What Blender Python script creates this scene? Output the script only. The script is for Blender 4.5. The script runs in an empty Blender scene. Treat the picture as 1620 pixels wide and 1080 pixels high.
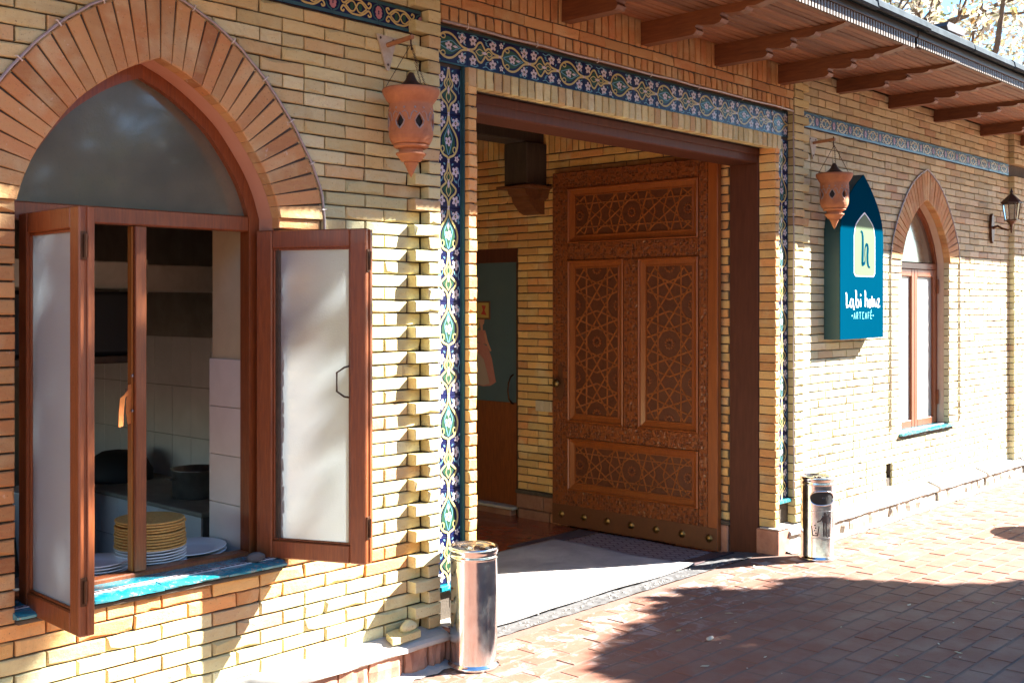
import bpy, bmesh, math, random
from mathutils import Vector, Matrix
from mathutils.geometry import tessellate_polygon

# ------------------------------------------------------------------ camera, sky, sun, exposure
scene = bpy.context.scene
COL = scene.collection
CAM_D, CAM_H, FPX = 4.577, 1.985, 1770.0
CAM_A = math.pi / 2 - math.atan((2450.0 - 810.0) / FPX)
cam_data = bpy.data.cameras.new('camera')
cam_data.sensor_width = 36.0
cam_data.lens = 36.0 * FPX / 1620.0
cam_data.shift_y = -(540.0 - 482.0) / 1620.0
cam_data.clip_start = 0.05
cam_data.clip_end = 500.0
cam_data.dof.use_dof = True
cam_data.dof.focus_distance = 7.0
cam_data.dof.aperture_fstop = 9.0
cam = bpy.data.objects.new('camera', cam_data)
cam.location = (0, -CAM_D, CAM_H)
cam.rotation_euler = (math.pi / 2, 0, -CAM_A)
COL.objects.link(cam)
scene.camera = cam

SUN = Vector((1.53, -1.0, 1.29)).normalized()
world = bpy.data.worlds.new('World')
scene.world = world
world.use_nodes = True
wn, wl = world.node_tree.nodes, world.node_tree.links
wn.clear()
sky = wn.new('ShaderNodeTexSky')
sky.sky_type = 'NISHITA'
sky.sun_disc = False
sky.sun_elevation = math.asin(SUN.z)
sky.sun_rotation = math.atan2(SUN.x, SUN.y)
sky.air_density = 1.0
sky.dust_density = 0.1
sky.ozone_density = 4.0
bg = wn.new('ShaderNodeBackground')
bg.inputs['Strength'].default_value = 0.066
wo = wn.new('ShaderNodeOutputWorld')
hs = wn.new('ShaderNodeHueSaturation')
hs.inputs['Saturation'].default_value = 1.18
wl.new(sky.outputs['Color'], hs.inputs['Color'])
wl.new(hs.outputs['Color'], bg.inputs['Color'])
wl.new(bg.outputs['Background'], wo.inputs['Surface'])

sun_data = bpy.data.lights.new('sun', 'SUN')
sun_data.energy = 5.0
sun_data.angle = math.radians(0.53)
sun_data.color = (1.0, 0.97, 0.925)
sun = bpy.data.objects.new('sun', sun_data)
sun.rotation_euler = SUN.to_track_quat('Z', 'Y').to_euler()
sun.location = SUN * 30
COL.objects.link(sun)

vs = scene.view_settings
vs.view_transform = 'Standard'
vs.look = 'None'
vs.gamma = 1.0
vs.use_curve_mapping = False
vs.exposure = 2.9
scene.cycles.max_bounces = 10
scene.cycles.diffuse_bounces = 6
scene.cycles.transmission_bounces = 8
scene.cycles.caustics_reflective = False
scene.cycles.caustics_refractive = False

rng = random.Random(7)


def project(p):
    dx, dy, dz = p[0], p[1] + CAM_D, p[2] - CAM_H
    fw = dx * math.sin(CAM_A) + dy * math.cos(CAM_A)
    r = dx * math.cos(CAM_A) - dy * math.sin(CAM_A)
    if fw < 0.05:
        return (-9999, -9999, fw)
    return (810 + FPX * r / fw, 482 - FPX * dz / fw, fw)


def in_frame(p, m=30):
    x, y, fw = project(p)
    return -m < x < 1620 + m and -m < y < 1080 + m


# ------------------------------------------------------------------ materials
def new_mat(name):
    m = bpy.data.materials.new(name)
    m.use_nodes = True
    nt = m.node_tree
    return m, nt.nodes, nt.links, nt.nodes['Principled BSDF']


def add(nodes, kind, **kw):
    n = nodes.new(kind)
    for k, v in kw.items():
        setattr(n, k, v)
    return n


def noise(nodes, links, vec, scale, detail=4, rough=0.6, dist=0.0):
    n = nodes.new('ShaderNodeTexNoise')
    n.inputs['Scale'].default_value = scale
    n.inputs['Detail'].default_value = detail
    n.inputs['Roughness'].default_value = rough
    n.inputs['Distortion'].default_value = dist
    links.new(vec, n.inputs['Vector'])
    return n.outputs['Fac']


def mixc(nodes, links, fac, a, b, mode='MIX'):
    n = nodes.new('ShaderNodeMix')
    n.data_type = 'RGBA'
    n.blend_type = mode
    for sock, v in ((n.inputs[0], fac), (n.inputs[6], a), (n.inputs[7], b)):
        if isinstance(v, (int, float)):
            sock.default_value = v
        elif isinstance(v, tuple):
            sock.default_value = v if len(v) == 4 else v + (1,)
        else:
            links.new(v, sock)
    return n.outputs[2]


def maprange(nodes, links, v, a, b, c=0.0, d=1.0):
    n = nodes.new('ShaderNodeMapRange')
    links.new(v, n.inputs[0])
    for i, x in enumerate((a, b, c, d)):
        n.inputs[1 + i].default_value = x
    return n.outputs[0]


def math_node(nodes, links, op, a, b):
    n = nodes.new('ShaderNodeMath')
    n.operation = op
    for sock, v in ((n.inputs[0], a), (n.inputs[1], b)):
        if isinstance(v, (int, float)):
            sock.default_value = v
        else:
            links.new(v, sock)
    return n.outputs[0]


def rand_fac(nodes, links):
    oi = nodes.new('ShaderNodeObjectInfo')
    ge = nodes.new('ShaderNodeNewGeometry')
    s = math_node(nodes, links, 'ADD', oi.outputs['Random'], ge.outputs['Random Per Island'])
    return math_node(nodes, links, 'FRACT', s, 0.0)


def ramp(nodes, links, fac, stops, interp='LINEAR'):
    r = nodes.new('ShaderNodeValToRGB')
    r.color_ramp.interpolation = interp
    el = r.color_ramp.elements
    while len(el) < len(stops):
        el.new(0.5)
    for e, (p, c) in zip(el, stops):
        e.position = p
        e.color = c + (1,)
    links.new(fac, r.inputs[0])
    return r.outputs[0]


def bump(nodes, links, bsdf, h, strength, dist=0.004):
    b = nodes.new('ShaderNodeBump')
    b.inputs['Strength'].default_value = strength
    b.inputs['Distance'].default_value = dist
    links.new(h, b.inputs['Height'])
    links.new(b.outputs['Normal'], bsdf.inputs['Normal'])


def pos(nodes):
    return nodes.new('ShaderNodeNewGeometry').outputs['Position']


def pm(name, c1, c2=None, scale=6.0, rough=0.6, bstr=0.0, bscale=60.0, metal=0.0, coat=0.0, stretch=None, spec=0.5, vary=0.0, rvar=0.0):
    """plain material: two-tone noise colour, fine bump, optional per-piece value change"""
    m, N, L, B = new_mat(name)
    v = pos(N)
    if stretch:
        mp = N.new('ShaderNodeMapping')
        mp.inputs['Scale'].default_value = stretch
        L.new(v, mp.inputs['Vector'])
        v = mp.outputs['Vector']
    f = noise(N, L, v, scale, 6, 0.62, 0.4)
    f = maprange(N, L, f, 0.3, 0.7)
    col = mixc(N, L, f, c1, c2 or c1)
    if vary:
        r = rand_fac(N, L)
        hsv = N.new('ShaderNodeHueSaturation')
        L.new(maprange(N, L, r, 0, 1, 1 - vary, 1 + vary), hsv.inputs['Value'])
        L.new(col, hsv.inputs['Color'])
        col = hsv.outputs['Color']
    L.new(col, B.inputs['Base Color'])
    B.inputs['Roughness'].default_value = rough
    if rvar:
        f2 = noise(N, L, v, scale * 2.3, 4)
        L.new(maprange(N, L, f2, 0.3, 0.7, rough - rvar, rough + rvar), B.inputs['Roughness'])
    B.inputs['Metallic'].default_value = metal
    B.inputs['Coat Weight'].default_value = coat
    B.inputs['Coat Roughness'].default_value = 0.08
    B.inputs['Specular IOR Level'].default_value = spec
    if bstr:
        bump(N, L, B, noise(N, L, v, bscale, 5, 0.65), bstr)
    return m


def brick_mat(name, stops):
    m, N, L, B = new_mat(name)
    p = pos(N)
    r = rand_fac(N, L)
    col = ramp(N, L, r, stops)
    r2 = math_node(N, L, 'FRACT', math_node(N, L, 'MULTIPLY', r, 17.3), 0.0)
    hsv = N.new('ShaderNodeHueSaturation')
    L.new(maprange(N, L, r2, 0, 1, 0.8, 1.14), hsv.inputs['Value'])
    L.new(col, hsv.inputs['Color'])
    # streaky clay body, rusty bloom, dark specks
    mp = N.new('ShaderNodeMapping')
    mp.inputs['Scale'].default_value = (1, 1, 2.6)
    L.new(p, mp.inputs['Vector'])
    f = noise(N, L, mp.outputs['Vector'], 13, 6, 0.62, 0.5)
    col = mixc(N, L, maprange(N, L, f, 0.48, 0.76, 0, 0.42), hsv.outputs['Color'], (0.51, 0.34, 0.13), 'MIX')
    f1 = noise(N, L, p, 4.0, 3)
    col = mixc(N, L, maprange(N, L, f1, 0.5, 0.75, 0, 0.5), col, (0.62, 0.585, 0.34), 'MIX')
    f2 = noise(N, L, p, 85, 3, 0.7)
    col = mixc(N, L, maprange(N, L, f2, 0.62, 0.74, 0, 0.8), col, (0.11, 0.065, 0.035))
    f4 = noise(N, L, p, 1.7, 6, 0.75, 1.0)
    col = mixc(N, L, maprange(N, L, f4, 0.55, 0.72, 0, 0.38), col, (0.24, 0.16, 0.085))
    f5 = noise(N, L, p, 21, 6, 0.8)
    col = mixc(N, L, maprange(N, L, f5, 0.62, 0.72, 0, 0.55), col, (0.66, 0.63, 0.52))
    L.new(col, B.inputs['Base Color'])
    B.inputs['Roughness'].default_value = 0.78
    B.inputs['Specular IOR Level'].default_value = 0.3
    h = math_node(N, L, 'ADD', noise(N, L, p, 48, 6, 0.7), math_node(N, L, 'MULTIPLY', f, 0.8))
    bump(N, L, B, h, 0.75, 0.007)
    return m


M = {}
M['brick'] = brick_mat('yellow_brick', [(0.0, (0.54, 0.345, 0.17)), (0.08, (0.565, 0.415, 0.195)), (0.16, (0.58, 0.48, 0.225)), (0.5, (0.605, 0.54, 0.262)), (0.85, (0.63, 0.585, 0.33)), (1.0, (0.56, 0.44, 0.205))])
M['brick_pale'] = brick_mat('pale_brick', [(0.0, (0.52, 0.37, 0.24)), (0.06, (0.54, 0.44, 0.27)), (0.14, (0.55, 0.50, 0.30)), (0.5, (0.58, 0.545, 0.345)), (0.85, (0.60, 0.58, 0.40)), (1.0, (0.54, 0.45, 0.29))])
M['brick_orange'] = brick_mat('orange_brick', [(0.0, (0.46, 0.21, 0.078)), (0.4, (0.50, 0.25, 0.098)), (0.75, (0.53, 0.31, 0.128)), (1.0, (0.43, 0.185, 0.072))])
M['brick_mixed'] = brick_mat('mixed_brick', [(0.0, (0.62, 0.27, 0.095)), (0.35, (0.68, 0.34, 0.112)), (0.6, (0.70, 0.40, 0.135)), (0.85, (0.72, 0.47, 0.175)), (1.0, (0.64, 0.30, 0.10))])
M['mortar'] = pm('mortar', (0.055, 0.042, 0.029), (0.095, 0.072, 0.05), 22, 0.9, 0.8, 70)
M['cement'] = pm('cement', (0.50, 0.47, 0.42), (0.37, 0.34, 0.30), 7, 0.88, 0.6, 35)
M['cement_dark'] = pm('threshold_cement', (0.135, 0.13, 0.125), (0.085, 0.082, 0.08), 9, 0.85, 0.8, 45)
M['plaster'] = pm('plaster', (0.58, 0.44, 0.33), (0.50, 0.36, 0.26), 5, 0.85, 0.35, 30)
M['plaster_pink'] = pm('pink_plaster', (0.55, 0.29, 0.19), (0.50, 0.25, 0.16), 5, 0.8, 0.35, 30)
M['stone_pale'] = pm('pale_plinth_stone', (0.46, 0.39, 0.31), (0.34, 0.26, 0.19), 7, 0.88, 1.0, 22, vary=0.25)
M['stone'] = pm('plinth_stone', (0.40, 0.20, 0.125), (0.27, 0.115, 0.07), 9, 0.85, 1.0, 22, vary=0.3)
M['win_wood'] = pm('varnished_window_wood', (0.25, 0.066, 0.014), (0.14, 0.033, 0.008), 15, 0.42, 0.3, 60, coat=0.12, stretch=(6, 6, 0.5), rvar=0.1)
M['win_wood_yellow'] = pm('bare_window_wood', (0.42, 0.17, 0.03), (0.33, 0.12, 0.02), 9, 0.45, 0.1, 40, stretch=(6, 6, 0.7))
M['frame_wood'] = pm('dark_frame_wood', (0.10, 0.030, 0.015), (0.07, 0.02, 0.010), 8, 0.6, 0.12, 50, stretch=(5, 5, 0.6), spec=0.25)
M['door_wood'] = pm('carved_door_wood', (0.29, 0.078, 0.016), (0.20, 0.049, 0.011), 7, 0.36, 0.12, 60, stretch=(5, 5, 0.5), coat=0.15)
M['door_lattice'] = pm('door_lattice_wood', (0.36, 0.11, 0.024), (0.26, 0.074, 0.017), 9, 0.36, 0.1, 60, coat=0.15)
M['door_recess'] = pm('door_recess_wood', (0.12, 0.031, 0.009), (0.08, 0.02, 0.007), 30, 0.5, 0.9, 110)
M['soffit'] = pm('soffit_board_wood', (0.23, 0.088, 0.036), (0.14, 0.05, 0.02), 9, 0.6, 0.25, 40, stretch=(0.5, 6, 6), vary=0.35)
M['rafter'] = pm('rafter_wood', (0.19, 0.066, 0.022), (0.095, 0.03, 0.011), 10, 0.5, 0.2, 40, stretch=(6, 0.7, 6), vary=0.15)
M['roof_metal'] = pm('grey_roof_metal', (0.075, 0.092, 0.103), (0.035, 0.046, 0.053), 7, 0.9, 0.2, 20, spec=0.08, vary=0.15)
M['corrugated'] = pm('brown_corrugated_metal', (0.20, 0.155, 0.115), (0.14, 0.105, 0.08), 6, 0.5, 0.1, 40)
M['fascia_dark'] = pm('brown_cap_and_fascia_shade', (0.032, 0.016, 0.010), None, 6, 0.5, 0.1, 40)  # brown of the vent cap; on the fascia it carries painted shade
M['terracotta'] = pm('terracotta', (0.47, 0.185, 0.075), (0.29, 0.105, 0.045), 9, 0.8, 0.9, 45)
M['glaze_grey'] = pm('grey_blue_glaze_rim', (0.20, 0.25, 0.27), (0.40, 0.17, 0.08), 30, 0.6, 0.3, 60)
M['iron'] = pm('dark_iron', (0.05, 0.035, 0.028), (0.09, 0.05, 0.03), 20, 0.55, 0.4, 60, metal=0.6)
M['copper_iron'] = pm('bronzed_iron', (0.105, 0.042, 0.018), (0.06, 0.026, 0.013), 24, 0.45, 0.3, 60, metal=0.7)
M['old_wood'] = pm('grey_old_wood', (0.062, 0.04, 0.026), (0.035, 0.022, 0.015), 8, 0.75, 0.5, 40, stretch=(6, 6, 0.6))
M['bracket_plate'] = pm('painted_plate', (0.50, 0.45, 0.35), (0.38, 0.30, 0.20), 20, 0.6, 0.2, 60)
M['rod_wood'] = pm('rod_wood', (0.38, 0.18, 0.075), (0.28, 0.12, 0.05), 20, 0.6, 0.2, 60)
M['steel'] = pm('polished_steel', (0.74, 0.73, 0.72), (0.60, 0.59, 0.585), 7, 0.15, 0.1, 14, metal=1.0, rvar=0.07)
M['black'] = pm('black_matte', (0.012, 0.011, 0.011), None, 5, 0.7)
M['pictogram'] = pm('pictogram_grey', (0.035, 0.022, 0.02), None, 5, 0.6)
M['brass'] = pm('aged_brass', (0.30, 0.185, 0.06), (0.15, 0.085, 0.03), 60, 0.36, 0.4, 120, metal=0.9)
M['bronze_dark'] = pm('dark_bronze', (0.15, 0.05, 0.018), (0.11, 0.04, 0.016), 40, 0.5, 0.6, 150, metal=0.1)
M['steel_dark'] = pm('dark_steel', (0.36, 0.35, 0.34), (0.22, 0.21, 0.20), 10, 0.35, 0.1, 30, metal=0.8)
M['galvanised'] = pm('galvanised_duct', (0.55, 0.52, 0.45), (0.38, 0.35, 0.28), 6, 0.45, 0.2, 20, metal=0.2)
M['sign_blue'] = pm('sign_blue_paint', (0.0002, 0.044, 0.082), (0.0002, 0.041, 0.077), 3, 0.8, 0.0, 30, spec=0.0)
M['sign_side'] = pm('sign_shaded_side', (0.010, 0.05, 0.06), (0.008, 0.042, 0.05), 3, 0.5, 0.05, 30)  # same paint as the face; the side's shade is put into this tone
M['sign_green'] = pm('sign_pale_green', (0.12, 0.175, 0.092), None, 3, 0.6, spec=0.1)
M['white_paint'] = pm('white_paint', (0.80, 0.80, 0.78), None, 3, 0.5)
M['cyan_paint'] = pm('cyan_paint', (0.16, 0.62, 0.66), None, 3, 0.5)
M['cloth'] = pm('white_cloth', (0.52, 0.48, 0.44), (0.32, 0.285, 0.26), 3.2, 0.95, 0.9, 30)
M['floor_red'] = pm('red_floor', (0.38, 0.085, 0.035), (0.28, 0.06, 0.025), 4, 0.25, 0.06, 20, coat=0.1)
M['white_tile'] = pm('white_wall_tile', (0.74, 0.70, 0.67), (0.66, 0.62, 0.59), 4, 0.2, 0.04, 20, vary=0.04)
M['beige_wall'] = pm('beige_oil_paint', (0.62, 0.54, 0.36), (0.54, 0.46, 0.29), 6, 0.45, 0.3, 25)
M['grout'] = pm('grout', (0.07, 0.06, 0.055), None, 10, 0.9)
M['room_dark'] = pm('dull_room_wall', (0.34, 0.30, 0.24), (0.22, 0.19, 0.155), 5, 0.8, 0.3, 30)  # dull grey-brown, mottled at random
M['porcelain'] = pm('porcelain', (0.75, 0.75, 0.76), None, 5, 0.16, coat=0.3)
M['wicker'] = pm('wicker', (0.72, 0.40, 0.11), (0.50, 0.25, 0.06), 70, 0.6, 0.8, 150)
M['orange_cloth'] = pm('orange_cloth', (0.50, 0.17, 0.035), (0.42, 0.13, 0.03), 30, 0.9, 0.4, 120)
M['plastic_white'] = pm('ivory_plastic', (0.52, 0.43, 0.30), None, 5, 0.35)
M['skin'] = pm('printed_skin', (0.50, 0.24, 0.16), None, 5, 0.6)
M['pink_print'] = pm('printed_pink', (0.44, 0.185, 0.15), (0.38, 0.15, 0.12), 20, 0.6)
M['pale_print'] = pm('printed_pale', (0.36, 0.28, 0.22), None, 20, 0.6)
M['yellow_print'] = pm('printed_yellow', (0.45, 0.31, 0.08), None, 20, 0.6)
M['red_print'] = pm('printed_red', (0.42, 0.04, 0.03), None, 20, 0.6)
M['rope_light'] = pm('rope_light_tube', (0.36, 0.30, 0.28), (0.27, 0.215, 0.20), 40, 0.3, 0.0, coat=0.3)
M['clip'] = pm('clip_plastic', (0.62, 0.56, 0.50), None, 20, 0.4)
M['bark'] = pm('bark', (0.16, 0.115, 0.08), (0.09, 0.06, 0.04), 14, 0.9, 1.0, 30)
# glazes
GL = dict(rough=0.12, coat=0.6)
M['navy'] = pm('navy_glaze', (0.010, 0.013, 0.075), (0.012, 0.016, 0.045), 16, 0.22, 0.55, 26, spec=0.22)
M['gold'] = pm('yellow_glaze', (0.56, 0.47, 0.20), (0.48, 0.38, 0.13), 20, 0.2, 0.3, 40, spec=0.22)
M['gwhite'] = pm('white_glaze', (0.66, 0.60, 0.60), (0.52, 0.42, 0.43), 20, 0.2, 0.3, 40, spec=0.22)
M['teal'] = pm('teal_glaze', (0.035, 0.105, 0.12), (0.03, 0.075, 0.095), 20, 0.16, 0.4, 30, spec=0.22)
M['green'] = pm('green_glaze', (0.035, 0.095, 0.05), (0.028, 0.075, 0.045), 20, 0.16, 0.4, 30, spec=0.22)
M['lblue'] = pm('light_blue_glaze', (0.16, 0.34, 0.42), (0.10, 0.24, 0.33), 20, 0.2, 0.3, 40, spec=0.22)
M['pink_glaze'] = pm('pink_glaze', (0.46, 0.22, 0.24), (0.36, 0.16, 0.19), 20, 0.2, 0.3, 40, spec=0.22)


def sill_mat():
    m, N, L, B = new_mat('turquoise_sill_glaze')
    p = pos(N)
    f = noise(N, L, p, 11, 5, 0.7)
    col = mixc(N, L, maprange(N, L, f, 0.44, 0.62), (0.008, 0.19, 0.25), (0.03, 0.28, 0.33))
    f2 = noise(N, L, p, 34, 5, 0.75)
    col = mixc(N, L, maprange(N, L, f2, 0.56, 0.63), col, (0.27, 0.26, 0.235))
    L.new(col, B.inputs['Base Color'])
    B.inputs['Roughness'].default_value = 0.16
    B.inputs['Coat Weight'].default_value = 0.5
    bump(N, L, B, f2, 0.3, 0.004)
    return m


M['sill'] = sill_mat()


def paver_mat():
    m, N, L, B = new_mat('clay_paver')
    p = pos(N)
    r = rand_fac(N, L)
    col = ramp(N, L, r, [(0, (0.20, 0.068, 0.036)), (0.35, (0.21, 0.078, 0.043)), (0.7, (0.21, 0.087, 0.05)), (1, (0.197, 0.076, 0.043))])
    f = noise(N, L, p, 3.2, 5, 0.65)
    col = mixc(N, L, maprange(N, L, f, 0.42, 0.68, 0, 0.65), col, (0.23, 0.138, 0.097))
    f2 = noise(N, L, p, 6.5, 6, 0.7, 0.8)
    sx = N.new('ShaderNodeSeparateXYZ')
    L.new(p, sx.inputs[0])
    near = maprange(N, L, sx.outputs['Y'], -1.0, -0.1, 0.0, 1.0)
    sm = math_node(N, L, 'MULTIPLY', maprange(N, L, f2, 0.52, 0.6), near)
    col = mixc(N, L, math_node(N, L, 'MULTIPLY', sm, 0.7), col, (0.42, 0.39, 0.37))
    f3 = noise(N, L, p, 60, 4, 0.7)
    col = mixc(N, L, maprange(N, L, f3, 0.6, 0.8, 0, 0.5), col, (0.13, 0.08, 0.06))
    L.new(col, B.inputs['Base Color'])
    L.new(maprange(N, L, f, 0.3, 0.7, 0.9, 0.75), B.inputs['Roughness'])
    h = math_node(N, L, 'ADD', noise(N, L, p, 24, 6, 0.7), f3)
    bump(N, L, B, h, 0.4, 0.005)
    return m


M['paver'] = paver_mat()
M['paver_joint'] = pm('paver_joint_sand', (0.19, 0.112, 0.08), (0.14, 0.085, 0.062), 12, 0.95, 0.6, 60)


def ground_mat():
    m, N, L, B = new_mat('far_paving')
    p = pos(N)
    bt = N.new('ShaderNodeTexBrick')
    bt.inputs['Scale'].default_value = 1.0
    bt.inputs['Brick Width'].default_value = 0.281
    bt.inputs['Row Height'].default_value = 0.1467
    bt.inputs['Mortar Size'].default_value = 0.006
    bt.inputs['Color1'].default_value = (0.34, 0.155, 0.10, 1)
    bt.inputs['Color2'].default_value = (0.36, 0.20, 0.145, 1)
    bt.inputs['Mortar'].default_value = (0.16, 0.12, 0.1, 1)
    L.new(p, bt.inputs['Vector'])
    f = noise(N, L, p, 2.0, 5)
    L.new(mixc(N, L, maprange(N, L, f, 0.4, 0.7, 0, 0.5), bt.outputs['Color'], (0.38, 0.26, 0.2)), B.inputs['Base Color'])
    B.inputs['Roughness'].default_value = 0.8
    return m


M['ground'] = ground_mat()


def frosted():
    m, N, L, B = new_mat('frosted_glass')
    N.remove(B)
    out = N['Material Output']
    p = pos(N)
    bm_ = N.new('ShaderNodeBump')
    bm_.inputs['Strength'].default_value = 0.5
    bm_.inputs['Distance'].default_value = 0.003
    L.new(noise(N, L, p, 130, 3, 0.6), bm_.inputs['Height'])
    tr = N.new('ShaderNodeBsdfTranslucent')
    tr.inputs['Color'].default_value = (0.62, 0.70, 0.74, 1)
    df = N.new('ShaderNodeBsdfDiffuse')
    df.inputs['Color'].default_value = (0.72, 0.74, 0.72, 1)
    rf = N.new('ShaderNodeBsdfRefraction')
    rf.inputs['IOR'].default_value = 1.2
    rf.inputs['Roughness'].default_value = 0.75
    rf.inputs['Color'].default_value = (0.9, 0.92, 0.9, 1)
    gl = N.new('ShaderNodeBsdfGlossy')
    gl.inputs['Roughness'].default_value = 0.22
    for n in (tr, df, rf, gl):
        L.new(bm_.outputs['Normal'], n.inputs['Normal'])
    m1 = N.new('ShaderNodeMixShader')
    m1.inputs[0].default_value = 0.42
    L.new(tr.outputs[0], m1.inputs[1])
    L.new(df.outputs[0], m1.inputs[2])
    m2 = N.new('ShaderNodeMixShader')
    m2.inputs[0].default_value = 0.22
    L.new(m1.outputs[0], m2.inputs[1])
    L.new(rf.outputs[0], m2.inputs[2])
    fr = N.new('ShaderNodeFresnel')
    fr.inputs['IOR'].default_value = 1.5
    m3 = N.new('ShaderNodeMixShader')
    L.new(fr.outputs[0], m3.inputs[0])
    L.new(m2.outputs[0], m3.inputs[1])
    L.new(gl.outputs[0], m3.inputs[2])
    L.new(m3.outputs[0], out.inputs['Surface'])
    return m


M['frosted'] = frosted()


def clear_glass():
    m, N, L, B = new_mat('lamp_glass')
    B.inputs['Base Color'].default_value = (0.85, 0.88, 0.86, 1)
    B.inputs['Transmission Weight'].default_value = 0.9
    B.inputs['Roughness'].default_value = 0.12
    B.inputs['IOR'].default_value = 1.15
    return m


M['glass'] = clear_glass()


def door_glass():
    m, N, L, B = new_mat('blue_grey_door_glass')
    p = pos(N)
    f = noise(N, L, p, 4, 4)
    L.new(mixc(N, L, f, (0.075, 0.125, 0.14), (0.055, 0.095, 0.115)), B.inputs['Base Color'])
    B.inputs['Roughness'].default_value = 0.35
    return m


M['door_glass'] = door_glass()


def carved_mat():
    """door rails and stiles with a fine carved lattice relief"""
    m, N, L, B = new_mat('carved_border_wood')
    p = pos(N)
    vo = N.new('ShaderNodeTexVoronoi')
    vo.feature = 'DISTANCE_TO_EDGE'
    vo.inputs['Scale'].default_value = 34
    vo.inputs['Randomness'].default_value = 0.35
    L.new(p, vo.inputs['Vector'])
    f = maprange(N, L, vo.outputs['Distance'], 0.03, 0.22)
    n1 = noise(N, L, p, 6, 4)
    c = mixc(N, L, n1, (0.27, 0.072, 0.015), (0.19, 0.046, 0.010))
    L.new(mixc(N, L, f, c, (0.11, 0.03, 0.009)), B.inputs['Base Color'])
    B.inputs['Roughness'].default_value = 0.4
    inv = math_node(N, L, 'SUBTRACT', 1.0, f)
    bump(N, L, B, inv, 0.9, 0.008)
    return m


M['carved'] = carved_mat()


def mat_pattern():
    m, N, L, B = new_mat('patterned_mat')
    p = pos(N)
    mp = N.new('ShaderNodeMapping')
    mp.inputs['Rotation'].default_value = (0, 0, math.radians(38))
    mp.inputs['Scale'].default_value = (1, 1, 1)
    L.new(p, mp.inputs['Vector'])
    bt = N.new('ShaderNodeTexBrick')
    bt.inputs['Brick Width'].default_value = 0.11
    bt.inputs['Row Height'].default_value = 0.07
    bt.inputs['Mortar Size'].default_value = 0.006
    bt.inputs['Color1'].default_value = (0.24, 0.19, 0.19, 1)
    bt.inputs['Color2'].default_value = (0.28, 0.215, 0.21, 1)
    bt.inputs['Mortar'].default_value = (0.09, 0.05, 0.05, 1)
    bt.inputs['Scale'].default_value = 1
    L.new(mp.outputs['Vector'], bt.inputs['Vector'])
    f = noise(N, L, p, 120, 3)
    L.new(mixc(N, L, maprange(N, L, f, 0.4, 0.7, 0, 0.4), bt.outputs['Color'], (0.15, 0.1, 0.1)), B.inputs['Base Color'])
    B.inputs['Roughness'].default_value = 0.95
    bump(N, L, B, f, 0.6, 0.004)
    return m


M['mat'] = mat_pattern()
M['mat_border'] = pm('mat_border', (0.055, 0.028, 0.03), (0.10, 0.06, 0.06), 60, 0.95, 0.8, 90)


def leaf_mat(name, stops, trans=0.35):
    m, N, L, B = new_mat(name)
    r = rand_fac(N, L)
    col = ramp(N, L, r, stops)
    L.new(col, B.inputs['Base Color'])
    B.inputs['Roughness'].default_value = 0.6
    out = N['Material Output']
    t = N.new('ShaderNodeBsdfTranslucent')
    L.new(col, t.inputs['Color'])
    ms = N.new('ShaderNodeMixShader')
    ms.inputs[0].default_value = trans
    L.new(B.outputs[0], ms.inputs[1])
    L.new(t.outputs[0], ms.inputs[2])
    L.new(ms.outputs[0], out.inputs['Surface'])
    return m


M['leaf_pale'] = leaf_mat('pale_autumn_leaves', [(0, (0.30, 0.15, 0.05)), (0.12, (0.42, 0.33, 0.14)), (0.4, (0.52, 0.47, 0.33)), (0.8, (0.60, 0.57, 0.47)), (0.93, (0.16, 0.2, 0.07)), (1, (0.40, 0.34, 0.16))])
M['leaf_green'] = leaf_mat('green_leaves', [(0, (0.05, 0.09, 0.025)), (0.6, (0.085, 0.13, 0.04)), (1, (0.12, 0.14, 0.04))])


def fan_glass():
    m, N, L, B = new_mat('figured_fanlight_glass')
    p = pos(N)
    f = noise(N, L, p, 1.1, 4, 0.55)
    g = noise(N, L, p, 55, 4, 0.7)
    c = mixc(N, L, maprange(N, L, f, 0.35, 0.7), (0.06, 0.06, 0.052), (0.185, 0.17, 0.115))
    c = mixc(N, L, maprange(N, L, g, 0.55, 0.75, 0, 0.35), c, (0.06, 0.065, 0.065))
    L.new(c, B.inputs['Base Color'])
    B.inputs['Roughness'].default_value = 0.12
    B.inputs['Specular IOR Level'].default_value = 0.9
    B.inputs['Coat Weight'].default_value = 1.0
    B.inputs['Coat Roughness'].default_value = 0.06
    bump(N, L, B, noise(N, L, p, 90, 3), 0.2, 0.002)
    return m


M['fan_glass'] = fan_glass()


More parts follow.
